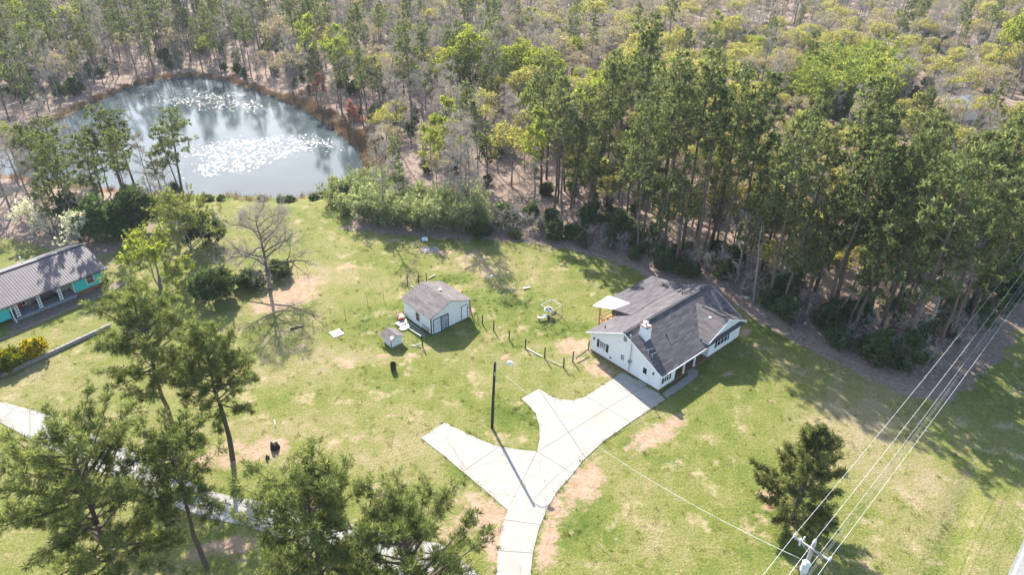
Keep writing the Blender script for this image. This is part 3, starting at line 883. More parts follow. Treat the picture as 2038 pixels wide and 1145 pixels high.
# ------------------------------------------------------------------ turquoise house
na = rad(54.0)
nb = thing('turquoise_house', 'turquoise ranch house with ribbed metal roof and long shaded porch', 'house', (-51.5, 73.9, 0), na)
M_TEAL = siding('turquoise_board_siding', (0.045, 0.50, 0.46), 0.3, (0.10, 0.42, 0.38), .2, True)
M_CREAM = siding('cream_siding', (0.66, 0.60, 0.52), 0.18, (0.5, 0.44, 0.38), .2)
M_ROOFM = surf('brown_grey_metal_roof', (0.108, 0.088, 0.091), .14, 1.2, .55, .03, .005, (0.135, 0.110, 0.112), .0, .3)
NL, ND = 17.0, 8.6
MB().box(-3.5, 0, 0, ND, .45, 2.45).box(-NL, -3.502, 1.75, ND, .45, 2.45).build('wall', M_TEAL, nb)
MB().box(-NL, -10.6, 0.0, 1.748, .45, 2.45).build('front_bay', M_TEAL, nb)
MB().box(-3.47, -.03, .03, ND - .03, -.1, .448).box(-NL + .03, -3.53, 1.78, ND - .03, -.1, .448).build('brick_base', M_BRICK, nb)
MB().box(-10.58, -3.51, 1.72, 1.747, .46, 2.44).build('porch_wall', M_CREAM, nb)
MB().box(-3.53, -3.503, .05, 1.70, .46, 2.44).build('porch_side_wall', M_CREAM, nb)
NEZ, NRZ = 2.42, 4.25
ny0, nyr, ny1 = -.75, 4.3, 9.2
rf = MB().sheet([(-NL - .5, ny0, NEZ), (.5, ny0, NEZ), (.5, nyr, NRZ), (-NL - .5, nyr, NRZ)], .06).build('roof_slope', M_ROOFM, nb)
m = MB()
x = .46
while x > -NL - .5:
    m.beam((x, ny0 - .01, NEZ + .018), (x, nyr - .1, NRZ + .018 - .036), .05, .036)
    x -= .30
kind(m.build('ribs', M_ROOFM, rf), 'stuff')
rf2 = MB().sheet([(-NL - .5, nyr, NRZ), (.5, nyr, NRZ), (.5, ny1, NEZ), (-NL - .5, ny1, NEZ)], .06).build('roof_slope', M_ROOFM, nb)
MB().beam((-NL - .5, nyr, NRZ + .03), (.5, nyr, NRZ + .03), .36, .07).build('ridge_cap', surf('dark_ridge_metal', (.10, .09, .095), .2, 3, .5), nb)
MB().box(-NL - .5, .5, ny0 - .12, ny0 - .01, NEZ - .16, NEZ - .03).build('gutter', surf('dark_gutter', (.07, .065, .065), .2), nb)
m = MB()
poly = [(0.0, 2.451), (ND, 2.451), (4.3, 4.10)]
m.add([(-.15, y, z) for y, z in poly] + [(0.0, y, z) for y, z in poly], [(2, 1, 0), (3, 4, 5), (0, 1, 4, 3), (1, 2, 5, 4), (2, 0, 3, 5)])
m.build('gable_wall', M_TEAL, nb)
MB().box(-10.58, -3.55, -.35, 1.74, -.05, .36).build('porch_floor', surf('grey_porch_boards', (.22, .235, .255), .12, 4), nb)
for i, xx in enumerate((-5.2, -7.5, -9.9)):
    c = thing if False else None
    col_ = MB()
    for dx in (-.16, .16):
        col_.box(xx + dx - .03, xx + dx + .03, -.25, -.17, .362, 2.36)
    for j in range(6):
        col_.box(xx - .13, xx + .13, -.24, -.18, .45 + j * .34, .60 + j * .34)
    col_.build('porch_column', M_TRIM, nb)
window(nb, 'x', -1.9, -1.1, .95, 2.15, 0, -1, 1, 2, .07, surf('pink_white_trim', (.75, .62, .58), .06), curtain=surf('dark_blind', (.12, .09, .08), .2, 8))
MB().box(-.03, .03, -.03, -.001, .45, 2.4).build('corner_trim', M_TRIM, nb)
MB().box(-3.56, -3.50, -.03, -.001, .45, 2.4).build('corner_trim', M_TRIM, nb)
d = MB().box(-9.7, -8.75, 1.675, 1.718, .48, 2.4).build('front_door', surf('bright_red_door', (.50, .02, .025), .15, 3, .4), nb)
MB().box(-9.6, -9.54, 1.63, 1.674, 1.3, 1.4).build('knob', M_METAL, d)
MB().box(-8.7, -8.45, 1.68, 1.718, .6, 2.3).build('shutter', M_BLACK, nb)
window(nb, 'x', -7.4, -6.2, 1.0, 2.1, 1.72, -1, 2, 2)
MB().tube([(-10.55, -.85, 2.3), (-10.5, -.5, 1.9), (-10.5, -.45, .6), (-10.5, -.9, .15)], .06, 8).build('downpipe', M_TRIM, nb)
for xx, yy in ((-6.0, 6.2), (-9.0, 6.4)):
    z = NRZ - (yy - nyr) * (NRZ - NEZ) / (ny1 - nyr)
    MB().tube([(xx, yy, z - .05), (xx, yy, z + .95)], .07, 8).build('roof_pipe', M_TRIM if xx > -7 else M_BLACK, nb)
# porch furniture
so = thing('porch_sofa', 'dark outdoor sofa with cushions on the turquoise house porch', 'sofa', W(nb, -6.4, .75, .36), na)
M_SOFA = surf('charcoal_cushion', (.06, .062, .065), .25, 6)
MB().box(-1.0, 1.0, -.4, .4, .1, .42).build('seat', M_SOFA, so)
MB().box(-1.0, 1.0, .3, .5, .421, .9).build('backrest', M_SOFA, so)
for x in (-1.12, 1.0):
    MB().box(x, x + .12, -.4, .45, 0.0, .62).build('armrest', M_DARKWOOD, so)
for i, (x, cl) in enumerate(((-8.05, 'green grey'), (-4.55, 'green'))):
    c = thing('porch_chair', ('wooden porch chair between the red door and the sofa', 'slatted porch chair at the end of the shaded porch')[i], 'chair', W(nb, x, .55, .36), na + (.3 if i == 0 else -.4))
    MB().box(-.3, .3, -.3, .3, .36, .42).build('seat', M_GREYWOOD, c)
    for j in range(5):
        MB().beam((-.26 + j * .13, .28, .4), (-.26 + j * .13, .42, 1.05), .09, .025).build('slat', M_GREYWOOD, c)
    for sx in (-.27, .27):
        for sy in (-.27, .27):
            MB().box(sx - .03, sx + .03, sy - .03, sy + .03, 0, .358).build('leg', M_GREYWOOD, c)
# planting bed and edging in front of the porch
k = NT('bed_mulch'); co = k.pos()
k.l(k.ramp(k.noise(co, 2.5, 6.0, .75), [(.3, (.07, .05, .04)), (.55, (.16, .115, .085)), (.75, (.34, .27, .20))]), k.b.inputs['Base Color'])
k.b.inputs['Roughness'].default_value = .95
k.bump(k.noise(co, 8, 4), .8, .06)
bed = MB().prism([W(nb, 1.3, -.6)[:2], W(nb, 2.3, -1.3)[:2], W(nb, .3, -2.3)[:2], W(nb, -5, -2.55)[:2], W(nb, -10, -2.8)[:2], W(nb, -11.5, -2.4)[:2], W(nb, -11.5, -.4)[:2], W(nb, 0, -.38)[:2]][::-1], -.05, .03).build('planting_bed', k.m)
kind(bed, 'structure')
ed = thing('bed_edging', 'thin grey edging along the bed before the turquoise house', 'edging', W(nb, 0, 0), na)
m = MB()
pts = [(2.3, -1.35), (.3, -2.35), (-5, -2.6), (-10.2, -2.85), (-17, -3.4)]
for a, b in zip(pts, pts[1:]):
    MB().beam((*a, .08), (*b, .08), .10, .18).build('edging_board', M_GREYWOOD, ed)

# ------------------------------------------------------------------ fences
M_WIRE = surf('rusty_fence_wire', (.16, .13, .11), .2, 8, .7)
M_PVC = surf('white_rail', (.58, .56, .52), .08, 5)
def fence(name, label, posts, h, r, wires=(.4, .9), mat=None, lean=.04, seed=1):
    rg = random.Random(seed)
    x0, y0 = posts[0]
    t = thing(name, label, 'fence', (x0, y0, 0))
    tops = []
    for i, (x, y) in enumerate(posts):
        hh = h * rg.uniform(.88, 1.12)
        dx, dy = rg.uniform(-lean, lean) * hh, rg.uniform(-lean, lean) * hh
        z = float(ground_z(x, y))
        m = MB().tube([(x - x0, y - y0, z - .3), (x - x0 + dx * .5, y - y0 + dy * .5, z + hh * .5), (x - x0 + dx, y - y0 + dy, z + hh)], [r, r * .96, r * .9], 7)
        m.build('post', mat or M_DARKWOOD, t)
        tops.append((x - x0, y - y0, z, hh, dx, dy))
    for f in wires:
        m = MB()
        for a, b in zip(tops, tops[1:]):
            p = (a[0] + a[4] * f, a[1] + a[5] * f, a[2] + a[3] * f)
            q = (b[0] + b[4] * f, b[1] + b[5] * f, b[2] + b[3] * f)
            m.tube([p, q], .005, 3, False)
        m.build('wire', M_WIRE, t)
    return t
f1 = fence('post_fence', 'row of dark posts with wire running from the shed towards the driveway', [(-3.40, 66.47), (-2.03, 65.12), (-0.24, 63.47), (1.58, 61.83), (3.70, 59.94), (5.67, 58.35), (6.72, 59.43), (8.62, 61.66)], 1.35, .075, seed=3)
x0, y0 = f1.location[:2]
def rail(p, q, z0, z1, mat=M_PVC, w=.07):
    MB().beam((p[0] - x0, p[1] - y0, z0), (q[0] - x0, q[1] - y0, z1), w, w * 1.3).build('rail', mat, f1)
rail((1.69, 61.64), (3.43, 60.12), .12, .08)
rail((4.02, 59.59), (5.49, 58.48), .10, .10, surf('straw_coloured_rail', (.50, .40, .27), .2, 6), .06)
rail((7.08, 59.59), (8.46, 61.00), .35, .5, M_DARKWOOD, .08)
fence('rear_fence', 'two dark posts with a low rail behind the shed', [(-13.33, 74.75), (-12.01, 75.30), (-11.06, 75.97)], 1.5, .065, seed=5)
lg = MB().beam((*(-12.89, 74.64), .12), (*(-12.03, 73.93), .1), .09, .07)
tag(lg.build('white_rail_piece', M_PVC), 'short white rail lying beside the post behind the shed', 'rail')
lg = MB().beam((*(-10.94, 76.62), .1), (*(-10.12, 77.56), .1), .12, .1)
tag(lg.build('timber_offcut', surf('pale_timber', (.55, .44, .30), .2)), 'pale timber lying in the grass by the rear fence posts', 'timber')
fence('stake_fence', 'line of thin metal stakes crossing the lawn left of the shed', [(-22.91, 65.08), (-19.67, 67.42), (-17.53, 70.01), (-15.86, 71.64)], 1.25, .028, (.35, .65, .95), M_GREYWOOD, .05, seed=8)
fence('wood_edge_fence', 'lone fence post with sagging wire at the edge of the woods', [(-2.52, 85.95), (1.53, 88.94)], 1.35, .055, (.5, .9), M_WOOD, .03, seed=9)
gt = thing('garden_gate', 'dark gate post with two white rails between shed and pump house', 'gate', (*(-9.87, 61.87), 0))
gx0, gy0 = (-9.87, 61.87)
MB().tube([(0, 0, -.2), (-.05, .05, 1.45)], .075, 8).build('post', M_DARKWOOD, gt)
for z, (px, py) in ((.35, (-11.14, 61.74)), (1.25, (-11.54, 63.87))):
    MB().beam((0, 0, z), (px - gx0, py - gy0, max(.06, z - .35)), .06, .09).build('rail', M_PVC, gt)
fence('timber_fence_stub', 'short pale timber fence stub against the right corner of the shed', [(-4.36, 67.29), (-3.96, 66.88)], 1.1, .05, (.4, .8), M_WOOD, .02, seed=12)

# ------------------------------------------------------------------ yard light pole
lx, ly = (-1.68, 48.85)
lp = thing('light_pole', 'dark wooden yard light pole beside the driveway spur', 'light pole', (lx, ly, 0))
PT = (.28, .10, 7.75)
MB().tube([(0, 0, -.3), (.13, .05, 4), PT], [.15, .125, .105], 12).build('pole', M_DARKWOOD, lp)
arm = MB().tube([(PT[0] + .05, PT[1], 7.35), (PT[0] + .45, PT[1] - .05, 7.75), (PT[0] + 1.2, PT[1] - .10, 7.72)], .035, 8).build('lamp_arm', M_METAL, lp)
lh = MB().tube([(PT[0] + 1.1, PT[1] - .10, 7.80), (PT[0] + 1.3, PT[1] - .10, 7.80), (PT[0] + 1.62, PT[1] - .12, 7.74)], [.09, .17, .10], 12).build('lamp_head', surf('lamp_housing', (.66, .67, .68), .06), lp)
MB().tube([(PT[0] + 1.35, PT[1] - .10, 7.66), (PT[0] + 1.35, PT[1] - .10, 7.50)], [.15, .10], 12).build('lens', surf('lamp_lens', (.75, .76, .74), .04, 3, .2), lh)
MB().tube([(PT[0] - .02, PT[1] - .17, 6.4), (PT[0] - .02, PT[1] - .17, 6.75)], .06, 8).tube([(PT[0] + .10, PT[1] - .12, 5.6), (PT[0] + .22, PT[1] - .14, 5.75), (PT[0] + .10, PT[1] - .12, 5.95)], .03, 6).build('bracket', M_METAL, lp)

# ------------------------------------------------------------------ utility pole and its wires
ux, uy = 19.0, 28.25
upole = thing('utility_pole', 'grey wooden utility pole with crossarm and insulators under the power lines', 'utility pole', (ux, uy, 0))
M_UPOLE = surf('silvered_pole_wood', (.34, .31, .28), .22, 4, .9, .3)
UH = 10.0
MB().tube([(0, 0, -.5), (0, 0, 5), (0, 0, UH)], [.17, .15, .125], 14).build('pole', M_UPOLE, upole)
ca = Vector((0.68, -0.733, 0))        # crossarm heading
ld = Vector((0.7071, 0.7071, 0))      # line heading, parallel to the road
AZ = UH - .45
off = Vector((.7071, .7071, 0)) * -.19
pa, pb = ca * -1.22 + off, ca * 1.22 + off
MB().beam((pa.x, pa.y, AZ), (pb.x, pb.y, AZ), .10, .13).build('crossarm', M_UPOLE, upole)
M_PORC = surf('grey_porcelain', (.55, .55, .60), .1, 6, .25)
def insulator(p, z):
    MB().tube([(p.x, p.y, z), (p.x, p.y, z + .06), (p.x, p.y, z + .10), (p.x, p.y, z + .16), (p.x, p.y, z + .20), (p.x, p.y, z + .26)], [.03, .10, .06, .095, .06, .045], 12).build('insulator', M_PORC, upole)
for p in (ca * -1.15 + off, ca * 1.15 + off):
    insulator(p, AZ + .066)
insulator(Vector((0, 0, 0)), UH)
p = ca * -.72 + off
MB().tube([(p.x, p.y, AZ - .35), (p.x - .05, p.y, AZ + .25)], [.06, .07], 10).tube([(p.x + .14, p.y + .05, AZ - .1), (p.x + .22, p.y + .1, AZ + .32)], .05, 8).build('fuse_cutout', M_PORC, upole)
for s in (-1, 1):
    q0 = ca * (.72 * s) + off
    MB().beam((q0.x, q0.y, AZ - .06), (off.x * .6, off.y * .6, AZ - .62), .04, .012).build('arm_brace', M_METAL, upole)
trf = ca * .05 - Vector((.7071, .7071, 0)) * .42
MB().tube([(trf.x, trf.y, UH - 2.4), (trf.x, trf.y, UH - 2.3), (trf.x, trf.y, UH - 1.55), (trf.x, trf.y, UH - 1.45)], [.2, .25, .25, .12], 16).build('transformer', surf('grey_transformer_paint', (.52, .54, .58), .08), upole)
MB().tube([(0, 0, UH - 2.9), (.18, .1, UH - 2.85), (.34, .2, UH - 2.9)], .03, 6).tube([(0, 0, UH - 3.4), (.18, -.1, UH - 3.35)], .04, 6).build('cable_bracket', M_METAL, upole)
M_CABLE = surf('aluminium_conductor', (.62, .62, .62), .08, 9, .45, 0, .01, None, .3)
M_CABLE2 = surf('dark_comms_cable', (.20, .20, .21), .1, 9, .6, 0)
def catenary(p, q, sag, n=24):
    out = []
    for i in range(n + 1):
        t = i / n
        out.append((p[0] + (q[0] - p[0]) * t, p[1] + (q[1] - p[1]) * t, p[2] + (q[2] - p[2]) * t - sag * 4 * t * (1 - t)))
    return out
def cable(name, label, pts, r, mat, group=None):
    x, y, z = pts[0]
    o = MB().tube([(a - x, b - y, c - z) for a, b, c in pts], r, 5).build(name, mat, None, True, (x, y, z))
    tag(o, label, 'cable', group)
def span(p, z, r, mat, label, sag=.9):
    base = Vector((ux + p.x, uy + p.y, z))
    d = ld
    a = base - d * 45 + Vector((0, 0, .2))
    b = base + d * 62 + Vector((0, 0, .3))
    pts = catenary(tuple(a), tuple(base), .5, 12)[:-1] + catenary(tuple(base), tuple(b), sag, 24)
    cable('power_line', label, pts, r, mat)
span(ca * -1.15 + off, AZ + .30, .011, M_CABLE, 'power line on the crossarm end nearest the cedar')
span(Vector((0, 0, 0)), UH + .26, .011, M_CABLE, 'middle power line passing over the top of the utility pole')
span(ca * 1.15 + off, AZ + .30, .011, M_CABLE, 'power line on the crossarm end nearest the road')
n_ = Vector((.19, -.10, 0))
span(n_, UH - 2.2, .009, M_CABLE, 'neutral wire running just below the crossarm on the pole')
span(n_ + ca * .05, UH - 2.95, .011, M_CABLE2, 'upper dark telephone cable strung below the power lines', 1.2)
span(n_ + ca * .07, UH - 3.4, .011, M_CABLE2, 'lower dark telephone cable strung below the power lines', 1.3)
lt_ = (lx + PT[0], ly + PT[1], 7.3)
cable('service_cable', 'twisted service cable from the utility pole to the yard light pole', catenary((ux - .15, uy + .1, UH - 1.9), lt_, 1.6, 30), .012, M_CABLE)
ms = H2W(-.55, 3.85)
cable('service_cable', 'service cable from the yard light pole to the house mast', catenary(lt_, (ms[0], ms[1], 5.1), .9, 24), .012, M_CABLE2)

# ------------------------------------------------------------------ yard things
br = thing('burn_barrel', 'rusty black burn barrel standing on the lawn below the pump house', 'barrel', (*(-12.42, 57.45), 0))
M_RUST = surf('burnt_rusty_steel', (.055, .028, .018), .5, 5, .9, .3, .02, (.13, .055, .025))
ring = []
m = MB().tube([(0, 0, 0), (0, 0, .28), (0, 0, .30), (0, 0, .33), (0, 0, .58), (0, 0, .60), (0, 0, .63), (0, 0, .9)], [.29, .29, .305, .29, .29, .305, .29, .29], 20, False)
m.tube([(0, 0, .9), (0, 0, .05)], [.275, .275], 20, False)
m.build('drum', M_RUST, br)
MB().tube([(0, 0, .02), (0, 0, .10)], .27, 16).build('ash', surf('wet_ash', (.03, .028, .027), .3), br)
MB().tube([(-.292, 0, .9), (-.2, -.21, .905), (0, -.292, .9), (.2, -.21, .905), (.292, 0, .9), (.2, .21, .905), (0, .292, .9), (-.2, .21, .905), (-.292, 0, .9)], .014, 5, False).build('rim', M_RUST, br)

sl = thing('septic_lid', 'white concrete tank lid with two dark handles lying in the lawn', 'lid', (*(-19.94, 63.96), 0), rad(40))
MB().prism([(-.62, -.66), (.62, -.62), (.64, .62), (-.64, .66)], -.02, .09).build('slab', surf('bleached_concrete', (.52, .49, .43), .1, 4), sl)
for x, y in ((-.22, .12), (.12, -.06)):
    MB().box(x - .10, x + .10, y - .06, y + .06, .09, .16).build('handle', M_BLACK, sl)

st = thing('tree_stump', 'charred tree stump in a ring of bare soil', 'stump', (*(-21.33, 45.64), 0))
m = MB()
rg = random.Random(4)
for i in range(11):
    a = i * .571
    m.tube([(.30 * math.cos(a), .30 * math.sin(a), 0), (.24 * math.cos(a), .24 * math.sin(a), rg.uniform(.35, .85))], [.15, .08], 6)
m.tube([(0, 0, 0), (0, 0, .38)], [.36, .28], 12)
m.build('charred_wood', surf('charcoal_wood', (.022, .018, .017), .4, 7, .95, .5, .03), st)
st2 = thing('stump_fragment', 'small charred stump fragment beside the larger stump', 'stump', (*(-21.69, 44.31), 0))
MB().tube([(0, 0, 0), (.04, 0, .30), (.1, .02, .52)], [.13, .10, .03], 8).tube([(.1, .1, 0), (.2, .15, .25)], [.1, .05], 7).build('charred_wood', M_DARKWOOD, st2)

# fire pit with grey stones and ash
fp = thing('fire_pit', 'ring of grey stones and ash on the far lawn', 'fire pit', (*(-11.65, 84.69), 0))
MB().prism([(1.35 * math.cos(i * .449) * (1 + .1 * math.sin(i * 3)), .85 * math.sin(i * .449)) for i in range(14)], -.03, .03).build('ash_bed', surf('grey_ash', (.24, .21, .19), .35, 3, .95, .5, .04), fp)
rg = random.Random(11)
M_STONE = surf('grey_field_stone', (.34, .32, .30), .25, 5, .9, .4, .02)
def stone_mesh(seed):
    r = random.Random(seed)
    bm = bmesh.new()
    bmesh.ops.create_icosphere(bm, subdivisions=1, radius=1.0)
    for v in bm.verts:
        v.co *= r.uniform(.72, 1.18)
    me = bpy.data.meshes.new('stone')
    bm.to_mesh(me); bm.free()
    me.materials.append(M_STONE)
    return me
STONES = [stone_mesh(i) for i in range(4)]
def stone(parent, x, y, z, s, mesh=None, name='stone'):
    o = link(name, mesh or rg.choice(STONES), parent, (x, y, z))
    o.scale = (s * rg.uniform(.8, 1.2), s * rg.uniform(.8, 1.2), s * rg.uniform(.55, .8))
    o.rotation_euler = (rg.uniform(-.3, .3), rg.uniform(-.3, .3), rg.uniform(0, 6.28))
    return o
for i in range(16):
    a = i * .393
    stone(fp, 1.25 * math.cos(a), .8 * math.sin(a), .06, rg.uniform(.11, .19))
tag(MB().box(-.42, .42, -.3, .3, 0, .06).box(-.38, .38, -.26, .26, .061, .34).build('cooler', surf('white_plastic', (.74, .76, .78), .05, 4, .4), None, False, (*(-12.68, 87.75), 0), .3), 'small white box standing on the far lawn near the bamboo', 'box')
# heap of broken concrete in the hollow
hp = [((-2.61, 77.95), 0.26), ((-3.12, 77.54), 0.2), ((-2.09, 78.37), 0.2), ((-3.42, 78.33), 0.16), ((-1.25, 76.18), 0.14), ((-0.71, 74.81), 0.13), ((-0.06, 74.21), 0.13), ((-1.46, 74.04), 0.14), ((-2.25, 74.88), 0.12), ((0.19, 75.72), 0.12), ((-2.84, 76.90), 0.14), ((-1.00, 73.32), 0.15)]
M_BLOCK = surf('pale_rubble', (.46, .44, .42), .15, 5)
rb = thing('rubble_heap', 'scatter of pale broken stones in the hollow on the lawn', 'rubble', (*(-2.23, 76.40), -.15))
ox, oy = (-2.23, 76.40)
RUB = [me_.copy() for me_ in STONES]
for me_ in RUB:
    me_.materials[0] = M_BLOCK
for (px, py), s in hp:
    stone(rb, px - ox, py - oy, .02, s, rg.choice(RUB))
tag(MB().prism([(-.5, -.12), (.5, -.16), (.45, .14), (-.4, .16)], 0, .08).build('pale_board', M_PVC, None, False, (*(1.86, 74.83), .0), .45), 'white board lying on the lawn right of the hollow', 'board')

# ------------------------------------------------------------------ swing set with toys
sw = thing('play_frame', 'thin metal play frame standing on the lawn left of the house', 'play frame', (*(4.69, 68.33), 0))
ox, oy = (4.69, 68.33)
def rel(p):
    return (p[0] - ox, p[1] - oy)
c1, c2, c3, c4 = rel((3.36, 68.07)), rel((4.62, 66.62)), rel((6.07, 68.16)), rel((4.80, 69.44))
for a in (c1, c2, c3, c4):
    MB().tube([(*a, 0), (a[0] * .93, a[1] * .93, 1.75)], .03, 6).build('upright', M_METAL, sw)
top = [(a[0] * .93, a[1] * .93, 1.75) for a in (c1, c2, c3, c4)]
for i in range(4):
    MB().tube([top[i], top[(i + 1) % 4]], .03, 6).build('top_bar', M_METAL, sw)
for a, b in ((c4, c3), (c3, c2)):
    MB().tube([(*a, .12), (*b, .12)], .035, 6).build('ground_bar', M_DARKWOOD, sw)
gl = thing('satellite_dish', 'white round bowl propped inside the metal play frame', 'dish', (*(4.40, 68.54), 0), .4)
M_DISHW = surf('white_enamel', (.78, .78, .78), .05, 4, .4)
m = MB().tube([(0, 0, .72), (0, .02, .78), (0, .05, .86)], [.18, .38, .48], 20, False).tube([(0, .05, .86), (0, .02, .80), (0, 0, .76)], [.44, .35, .05], 20, False)
m.build('bowl', surf('dark_bowl', (.05, .05, .055), .2), gl)
m = MB()
pts = [(.46 * math.cos(i * math.pi / 10), .05 + .46 * math.sin(i * math.pi / 10), .87) for i in range(21)]
m.tube(pts, .05, 6, False).build('rim', M_DISHW, gl)
MB().tube([(0, 0, 0), (0, 0, .75)], .04, 8).build('stand', M_METAL, gl)
bn = thing('garden_bench', 'white bench lying beside the round bowl on the lawn', 'bench', (*(3.83, 67.66), 0), rad(205))
MB().sheet([(-.75, -.22, .42), (.75, -.22, .46), (.75, .22, .46), (-.75, .22, .42)], .05).build('seat', M_DISHW, bn)
for x in (-.6, .6):
    MB().box(x - .04, x + .04, -.2, .2, 0, .38).build('leg', M_DARKWOOD, bn)
MB().beam((-.7, .24, .45), (.7, .24, .75), .05, .12).build('backrest', M_DARKWOOD, bn)
for i, ((px, py), lab) in enumerate((((4.95, 68.78), 'dark swing seat lying behind the white bowl'), ((5.27, 69.23), 'small dark toy in the grass near the frame post'))):
    m = MB().box(-.2, .2, -.12, .12, .02, .10).tube([(-.2, 0, .1), (-.2, 0, .32)], .025, 6).tube([(.2, 0, .1), (.2, 0, .32)], .025, 6)
    tag(m.build('toy_swing', M_BLACK, None, False, (px, py, 0), .4 + i), lab, 'toy')

# ------------------------------------------------------------------ timber stack at the wood edge
wp = thing('pallet_stack', 'grey weathered pallets leaning in a stack at the wood edge', 'pallets', (*(29.82, 74.84), 0), rad(-38))
for j in range(3):
    z = .12 + j * .20
    for i in range(9):
        MB().box(-.9 + i * .2, -.76 + i * .2, -.95 + j * .1, .95 + j * .1, z, z + .04).build('plank', M_GREYWOOD, wp)
    for y in (-.8, 0, .8):
        MB().box(-.9, .84, y - .05 + j * .1, y + .05 + j * .1, z - .12, z - .002).build('bearer', M_DARKWOOD, wp)
tag(link('boulder', RUB[1]), 'pale boulder lying by the pallet stack', 'boulder')
bpy.data.objects['boulder'].location = (*(29.50, 73.25), .12)
bpy.data.objects['boulder'].scale = (.45, .32, .25)
for i, (a, b, lab) in enumerate((((8.68, 85.15), (11.11, 84.64), 'pale fallen log on the lawn edge before the pines'), ((11.43, 84.20), (13.30, 82.81), 'second pale fallen log nearer the house roof'), ((-25.39, 64.55), (-24.00, 65.21), 'dark broken branch lying on the lawn near the stake fence'), ((-22.16, 48.34), (-22.55, 49.30), 'white bent pipe lying above the charred stump'))):
    m = MB().tube([(0, 0, .1), ((b[0] - a[0]) * .5, (b[1] - a[1]) * .5 + .1, .12), (b[0] - a[0], b[1] - a[1], .1)], [.10, .09, .05] if i != 3 else [.04, .04, .04], 7)
    tag(m.build('fallen_log' if i < 3 else 'bent_pipe', (M_GREYWOOD, M_GREYWOOD, M_DARKWOOD, M_PVC)[i], None, True, (a[0], a[1], 0)), lab, 'log' if i < 3 else 'pipe')

# ------------------------------------------------------------------ stone retaining wall on the left
rw = thing('retaining_wall', 'low grey stone wall running behind the yellow shrub', 'stone wall', (*(-52.60, 55.06), 0))
wa, wb, wc = (-52.84, 54.64), (-49.59, 59.21), (-46.31, 64.11)
ox, oy = (-52.60, 55.06)
M_WSTONE = surf('wall_stone', (.27, .245, .22), .3, 4, .9, .4, .02)
bk = bpy.data.meshes.new('wall_stone')
bm = bmesh.new(); bmesh.ops.create_cube(bm, size=1.0); bmesh.ops.bevel(bm, geom=bm.edges[:], offset=.12, segments=1, affect='EDGES'); bm.to_mesh(bk); bm.free()
bk.materials.append(M_WSTONE)
rg = random.Random(21)
for a, b in ((wa, wb), (wb, wc)):
    L = math.hypot(b[0] - a[0], b[1] - a[1]); an = math.atan2(b[1] - a[1], b[0] - a[0])
    s = 0.0
    while s < L:
        w = rg.uniform(.45, .8)
        for j, z in enumerate((.11, .33)):
            o = link('stone', bk, rw, (a[0] + math.cos(an) * (s + w / 2 + j * .15) - ox, a[1] + math.sin(an) * (s + w / 2 + j * .15) - oy, z))
            o.rotation_euler = (0, 0, an + rg.uniform(-.05, .05))
            o.scale = (w * .97, .32 + rg.uniform(-.03, .03), .21)
        s += w

# ------------------------------------------------------------------ dark car half hidden at the wood edge
car = thing('parked_car', 'dark car half hidden under the trees at the wood edge', 'car', (*(0.51, 94.13), 0), rad(25))
M_CAR = surf('dark_car_paint', (.03, .034, .04), .1, 2, .25, 0, .01, None, .3, .6)
prof = [(-2.1, .35), (2.1, .35), (2.15, .62), (1.95, .82), (1.05, .92), (.45, 1.36), (-.95, 1.38), (-1.6, .98), (-2.1, .92), (-2.18, .6)]
n = len(prof)
m = MB().add([(x, -.85, z) for x, z in prof] + [(x, .85, z) for x, z in prof], [tuple(range(n)), tuple(range(2 * n - 1, n - 1, -1))] + [(i, n + i, n + (i + 1) % n, (i + 1) % n) for i in range(n)])
m.build('body', M_CAR, car)
for sy in (-1, 1):
    m = MB().add([(x, sy * .853, z) for x, z in ((-.85, 1.30), (.40, 1.28), (.85, .98), (-1.35, 1.0))], [(0, 1, 2, 3)])
    m.build('side_window', M_GLASS, car)
MB().add([(.52, -.75, 1.335), (.52, .75, 1.335), (1.02, .75, .955), (1.02, -.75, .955)], [(0, 1, 2, 3)]).build('windscreen', surf('painted_sky_glass', (.45, .50, .55), .1, 3, .15), car)  # sky reflection on the windscreen is put into its pale colour
for x in (-1.35, 1.35):
    for y in (-.78, .78):
        w_ = MB().tube([(x, y - .1, .33), (x, y + .1, .33)], .33, 16).build('wheel', M_BLACK, car)
        MB().tube([(x, y - .11 if y < 0 else y + .101, .33), (x, y - .101 if y < 0 else y + .11, .33)], .19, 12).build('rim', M_METAL, w_)
for y in (-.6, .6):
    MB().box(2.1, 2.16, y - .15, y + .15, .62, .74).build('headlight', M_TRIM, car)

# grey roof among the far trees
fb = thing('far_cabin', 'pale grey roofed cabin glimpsed among the far trees', 'cabin', (*(97.93, 153.51), 0), rad(20))
MB().box(-5, 5, -3.5, 3.5, 0, 2.9).build('wall', M_CREAM, fb)
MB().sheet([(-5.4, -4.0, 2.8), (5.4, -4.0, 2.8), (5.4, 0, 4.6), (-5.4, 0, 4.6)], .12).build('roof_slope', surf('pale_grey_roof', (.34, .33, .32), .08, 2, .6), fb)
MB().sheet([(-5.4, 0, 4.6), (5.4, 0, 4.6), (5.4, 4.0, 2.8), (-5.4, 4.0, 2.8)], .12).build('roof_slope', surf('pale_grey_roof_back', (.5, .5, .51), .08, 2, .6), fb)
window(fb, 'x', -2.6, -1.4, 1.0, 2.2, -3.5, -1, 2, 2)

